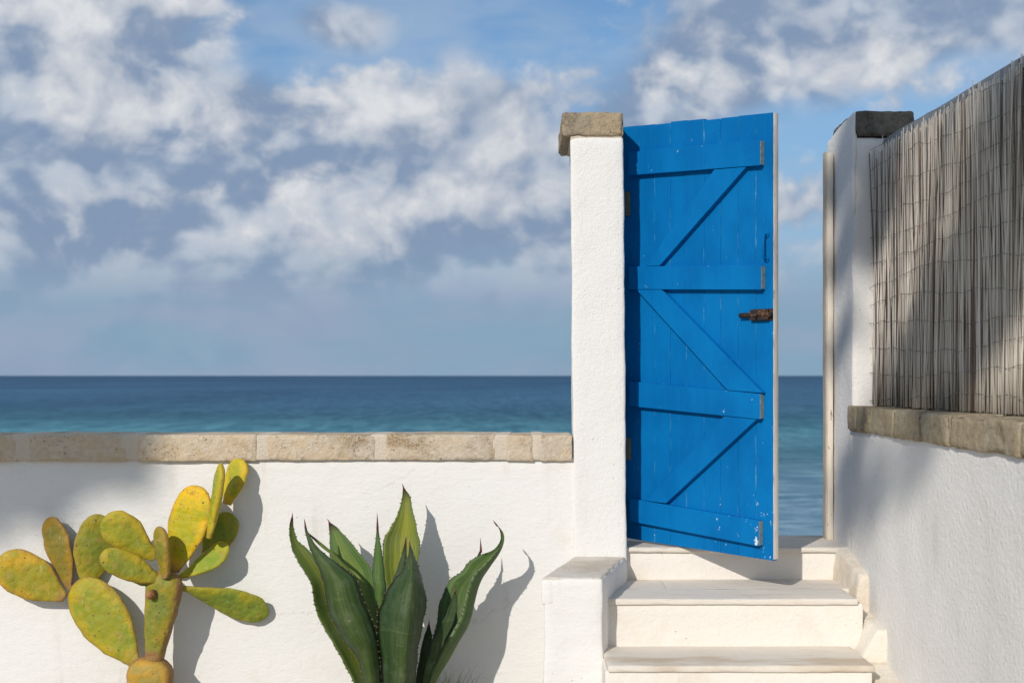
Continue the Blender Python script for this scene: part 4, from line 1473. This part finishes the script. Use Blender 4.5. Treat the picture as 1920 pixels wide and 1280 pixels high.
def build_agave():
    root = empty('agave_plant', (xcol(737, 5.6), 5.6, 0))
    tag(root, 'dark green agave with toothed sword leaves before the white wall', 'agave')
    dg, mg, lg, yg = (0.034, 0.066, 0.020), (0.044, 0.080, 0.022), (0.12, 0.165, 0.030), (0.19, 0.225, 0.032)
    LF = lambda *a, **k: build_agave_leaf(root, *a, **k)
    # far left, hollow towards the viewer
    LF([(133, 378), (121, 440), (130, 520), (155, 590), (200, 670), (245, 745), (262, 860), (300, 960), (360, 1060), (420, 1170), (475, 1280), (560, 1440), (620, 1545)],
       [(145, 378), (147, 430), (168, 500), (215, 545), (268, 600), (315, 680), (360, 780), (410, 880), (460, 980), (515, 1080), (570, 1180), (640, 1400), (690, 1545)],
       (5.66, 5.62, 5.60, 5.58, 5.55), lg, bulge=0.07, ea=-0.07, eb=0.0, seed=21)
    # left, keel to the viewer
    LF([(206, 412), (208, 450), (235, 550), (280, 650), (310, 740), (330, 850), (370, 960), (430, 1060), (500, 1160), (530, 1280), (580, 1420), (640, 1545)],
       [(213, 412), (232, 470), (290, 550), (370, 615), (440, 670), (490, 715), (527, 820), (567, 920), (597, 1000), (617, 1130), (630, 1280), (665, 1420), (705, 1545)],
       (5.50, 5.44, 5.42, 5.44, 5.50), mg, bulge=-0.075, ea=0.03, eb=0.0, seed=22, sharp=0.2)
    # inner strip behind it
    LF([(228, 470), (300, 540), (360, 590), (420, 680), (470, 800), (520, 950), (580, 1200), (660, 1545)],
       [(236, 466), (330, 540), (400, 605), (460, 670), (500, 740), (545, 860), (610, 1050), (700, 1545)],
       (5.54, 5.52, 5.52, 5.53), lg, bulge=0.03, seed=23, teeth=False)
    # broad leaf behind, left
    LF([(337, 405), (342, 460), (345, 530), (345, 600), (380, 680), (430, 780), (480, 880), (540, 1000), (600, 1200), (640, 1400), (680, 1545)],
       [(349, 405), (395, 440), (445, 495), (490, 550), (540, 610), (573, 665), (590, 760), (612, 880), (645, 1020), (690, 1250), (720, 1400), (740, 1545)],
       (5.74, 5.70, 5.68, 5.66, 5.62), (0.125, 0.20, 0.055), bulge=0.05, eb=-0.02, seed=24)
    # tall middle leaf
    LF([(742, 216), (737, 280), (705, 380), (668, 440), (638, 490), (632, 600), (640, 700), (655, 780), (670, 900), (680, 1100), (690, 1545)],
       [(752, 216), (786, 280), (804, 370), (822, 450), (835, 520), (830, 590), (815, 700), (800, 800), (790, 900), (780, 1100), (770, 1545)],
       (5.78, 5.73, 5.68, 5.63, 5.60), yg, bulge=0.055, seed=25)
    # rolled bud leaf
    LF([(601, 430), (594, 500), (585, 580), (577, 660), (581, 740), (595, 830), (605, 900), (620, 1100), (650, 1545)],
       [(608, 430), (621, 510), (633, 590), (643, 680), (652, 760), (642, 820), (645, 900), (660, 1100), (720, 1545)],
       (5.55, 5.54, 5.54, 5.55, 5.58), (0.085, 0.16, 0.04), bulge=-0.03, seed=26, spine=(603, 350, 5.55))
    # front middle, keel to the viewer
    LF([(778, 530), (770, 600), (745, 660), (690, 720), (645, 800), (612, 880), (603, 960), (607, 1050), (618, 1150), (630, 1280), (650, 1420), (690, 1545)],
       [(785, 530), (806, 580), (831, 650), (853, 730), (874, 820), (862, 920), (842, 1010), (827, 1100), (816, 1200), (811, 1280), (800, 1420), (780, 1545)],
       (5.50, 5.43, 5.40, 5.42, 5.48), dg, keel=[(781, 530), (797, 620), (797, 720), (788, 820), (776, 950), (766, 1080), (760, 1200), (755, 1280), (745, 1420), (735, 1545)],
       bulge=-0.085, ea=0.0, eb=0.05, seed=27, sharp=0.5)
    # dark leaf shape added for the front leaf tip's shadow on the tall leaf
    LF([(754, 508), (738, 570), (712, 650), (680, 750), (660, 900), (680, 1545)], [(759, 508), (760, 580), (755, 680), (750, 800), (760, 950), (760, 1545)],
       (5.56, 5.52, 5.50, 5.52), dg, bulge=-0.02, seed=33)
    # hooked right leaf: far margin, near margin and keel
    LF([(1246, 414), (1270, 438), (1276, 500), (1240, 553), (1170, 580), (1110, 612), (1060, 670), (1000, 715), (965, 790), (940, 850), (925, 960), (890, 1080), (860, 1200), (830, 1300), (780, 1430), (740, 1545)],
       [(1254, 412), (1286, 460), (1290, 505), (1252, 562), (1185, 632), (1125, 695), (1088, 800), (1062, 900), (1022, 980), (965, 1080), (915, 1180), (878, 1280), (830, 1400), (790, 1545)],
       (5.70, 5.68, 5.64, 5.58, 5.55), (0.10, 0.165, 0.045), keel=[(1252, 412), (1287, 455), (1294, 500), (1272, 566), (1217, 640), (1167, 712), (1132, 800), (1107, 900), (1082, 980), (1032, 1070), (982, 1160), (932, 1240), (892, 1320), (832, 1440), (782, 1545)],
       bulge=0.05, ea=0.05, eb=-0.05, seed=28)
    # leaf behind it, only its spine shows
    LF([(1165, 552), (1130, 620), (1080, 700), (1020, 850), (960, 1050), (860, 1300), (780, 1545)],
       [(1172, 552), (1160, 640), (1130, 760), (1080, 900), (1010, 1080), (900, 1300), (800, 1545)],
       (5.78, 5.76, 5.70, 5.62), mg, bulge=0.04, seed=29, spine=(1166, 488, 5.78))
    # short inner leaf at the right, dark tip shaped as another leaf's shadow
    LF([(1026, 775), (1000, 850), (965, 930), (920, 1030), (885, 1130), (850, 1260), (790, 1545)],
       [(1032, 775), (1042, 850), (1030, 920), (990, 1010), (950, 1110), (900, 1240), (810, 1545)],
       (5.60, 5.56, 5.53, 5.54), dg, bulge=0.03, ea=-0.02, seed=30, teeth=False)
    # foliage towards the viewer below the frame and at the back
    LF([(880, 960), (850, 1050), (830, 1150), (800, 1350), (760, 1545)], [(890, 960), (905, 1060), (895, 1160), (860, 1350), (800, 1545)],
       (5.80, 5.75, 5.70, 5.62), dg, bulge=0.03, seed=31)


build_agave()


def build_grass():
    rnd = random.Random(5)
    parts = []
    for i in range(150):
        bx = rnd.gauss(835, 26)
        Y = rnd.uniform(5.62, 5.93)
        b = Vector((xcol(bx, Y), Y, 0))
        h = rnd.uniform(0.10, 0.33)
        ln = Vector((rnd.gauss(0.03, 0.07), rnd.gauss(0, 0.04), 0))
        wd = rnd.uniform(0.0012, 0.0025)
        side = Vector((rnd.uniform(-1, 1), rnd.uniform(-1, 1), 0)).normalized() * wd
        v = []
        for k, t in enumerate((0, 0.4, 0.75, 1.0)):
            p = b + Vector((0, 0, h * t * (1 - 0.12 * t))) + ln * (t * t)
            w = 1 - t
            v += [p - side * w, p + side * w]
        parts.append((v, [(0, 1, 3, 2), (2, 3, 5, 4), (4, 5, 7, 6)]))
    v, f = merge(parts)
    o = mesh_obj('grass_tuft', v, f, M['grass'], None, False)
    tag(o, 'thin grass blades in the shade right of the agave', 'grass', kind='stuff')


build_grass()


# ------------------------------------------------------------------ pines behind the viewer that shade the wall ends
DIST = 14.0
SV = Vector((0.50, 1.0, -0.62))


def spray(p, rx, ry, rz, cnt, rnd, out):
    for _ in range(cnt):
        while True:
            q = Vector((rnd.uniform(-1, 1), rnd.uniform(-1, 1), rnd.uniform(-1, 1)))
            if q.length < 1:
                break
        c = p + Vector((q.x * rx, q.y * ry, q.z * rz))
        d = Vector((rnd.gauss(0, 1), rnd.gauss(0, 1), rnd.gauss(0.4, 0.8))).normalized()
        s = d.cross(Vector((rnd.gauss(0, 1), rnd.gauss(0, 1), rnd.gauss(0, 1)))).normalized()
        l, w = rnd.uniform(0.07, 0.13), rnd.uniform(0.016, 0.03)
        out.append(([c - s * w, c + s * w, c + d * l + s * w * .4, c + d * l - s * w * .4], [(0, 1, 2, 3)]))


def build_pine(trunk_xy, lean, targets, crown, label, seed):
    """targets: (x, y, z, rx, ry, rz, count) points to be shaded; their sprays hang up-sun of them"""
    rnd = random.Random(seed)
    root = empty('pine_tree', (trunk_xy[0], trunk_xy[1], 0))
    tag(root, label, 'tree', 'pines behind the viewer')
    leaves = []
    limbs = []
    b = Vector((trunk_xy[0], trunk_xy[1], 0))
    topz = crown[2]
    tp = [b + Vector((lean[0] * t * t, lean[1] * t * t, topz * t)) for t in [i / 8 for i in range(9)]]
    v, f = tube(tp, [0.26 - 0.2 * i / 8 for i in range(9)], 12)
    mesh_obj('trunk', v, f, M['bark'], root)
    for (x, y, z, rx, ry, rz, cnt) in targets:
        c = Vector((x, y, z)) - SV * DIST
        spray(c, rx, ry, rz, cnt, rnd, leaves)
        limbs.append(c)
    for _ in range(46):
        while True:
            q = Vector((rnd.uniform(-1, 1), rnd.uniform(-1, 1), rnd.uniform(-0.6, 1)))
            if 0.3 < q.length < 1:
                break
        c = Vector((crown[0], crown[1], crown[2])) + Vector((q.x * crown[3], q.y * crown[3], q.z * crown[4]))
        r = rnd.uniform(0.45, 0.8)
        spray(c, r, r, r * 0.55, 420, rnd, leaves)
        limbs.append(c)
    v, f = merge(leaves)
    tag(mesh_obj('crown', v, f, M['needle'], root, False), kind='stuff')
    for c in limbs:
        # limbs leave the upper trunk and run level before they reach their spray
        k = rnd.uniform(0.90, 0.99)
        s = b + Vector((lean[0] * k * k, lean[1] * k * k, topz * k))
        m_ = (s + c) / 2 + Vector((0, 0, 0.35))
        pts = [catmull([s, m_, c], i / 6) for i in range(7)]
        v, f = tube(pts, [0.05 - 0.006 * i for i in range(7)], 6)
        mesh_obj('limb', v, f, M['bark'], root)


def fence_pt(px, py, xx=None):
    X = 1.69 if xx is None else xx
    Y = X * F / (px - VX)
    return (X, Y, zrow(py, Y))


def build_pines():
    L = []
    # upper left corner of the garden wall
    for (px, py, r, cnt) in ((-60, 800, 0.32, 1300), (20, 830, 0.26, 1100), (110, 830, 0.22, 950), (60, 900, 0.20, 800), (170, 830, 0.18, 750),
                             (-80, 930, 0.26, 600), (-20, 730, 0.35, 600), (140, 740, 0.3, 500), (215, 860, 0.15, 480), (180, 760, 0.25, 500)):
        p = W(px, py, YW)
        L.append((p.x, p.y, p.z, r, r, r * 0.8, cnt))
    build_pine((-11.6, -8.2), (0.6, 0.2), L, (-10.0, -8.4, 13.9, 2.6, 1.5), 'tall pine behind the viewer shading the left end of the wall', 41)
    R = []
    for (px, py, X, r, cnt) in ((1880, 250, 1.72, 0.18, 420), (1875, 330, 1.72, 0.20, 560), (1845, 410, 1.71, 0.14, 320), (1870, 430, 1.72, 0.18, 400), (1820, 500, 1.70, 0.17, 400), (1770, 570, 1.69, 0.16, 400),
                                (1725, 640, 1.67, 0.15, 380), (1700, 720, 1.66, 0.13, 300), (1800, 640, 1.69, 0.16, 380), (1850, 590, 1.70, 0.15, 320), (1780, 730, 1.69, 0.13, 260),
                                (1660, 330, 1.65, 0.12, 260), (1655, 420, 1.65, 0.10, 170), (1600, 880, 1.55, 0.12, 200), (1640, 930, 1.55, 0.12, 150), (1590, 980, 1.55, 0.09, 90),
                                (1580, 330, 1.55, 0.14, 240), (1582, 480, 1.55, 0.12, 200), (1720, 860, 1.55, 0.14, 130), (1583, 640, 1.55, 0.09, 100)):
        x, y, z = fence_pt(px, py, X)
        R.append((x, y, z, r, r, r, cnt))
    for (px, py, r, cnt) in ((1650, 235, 0.16, 330), (1630, 330, 0.10, 150), (1700, 215, 0.13, 250)):
        p = W(px, py, YP)
        R.append((p.x, p.y, p.z, r, r, r, cnt))
    build_pine((-3.2, -8.0), (-0.5, -0.2), R, (-3.9, -8.6, 14.4, 2.4, 1.4), 'tall pine behind the viewer shading the reed fence', 42)


build_pines()
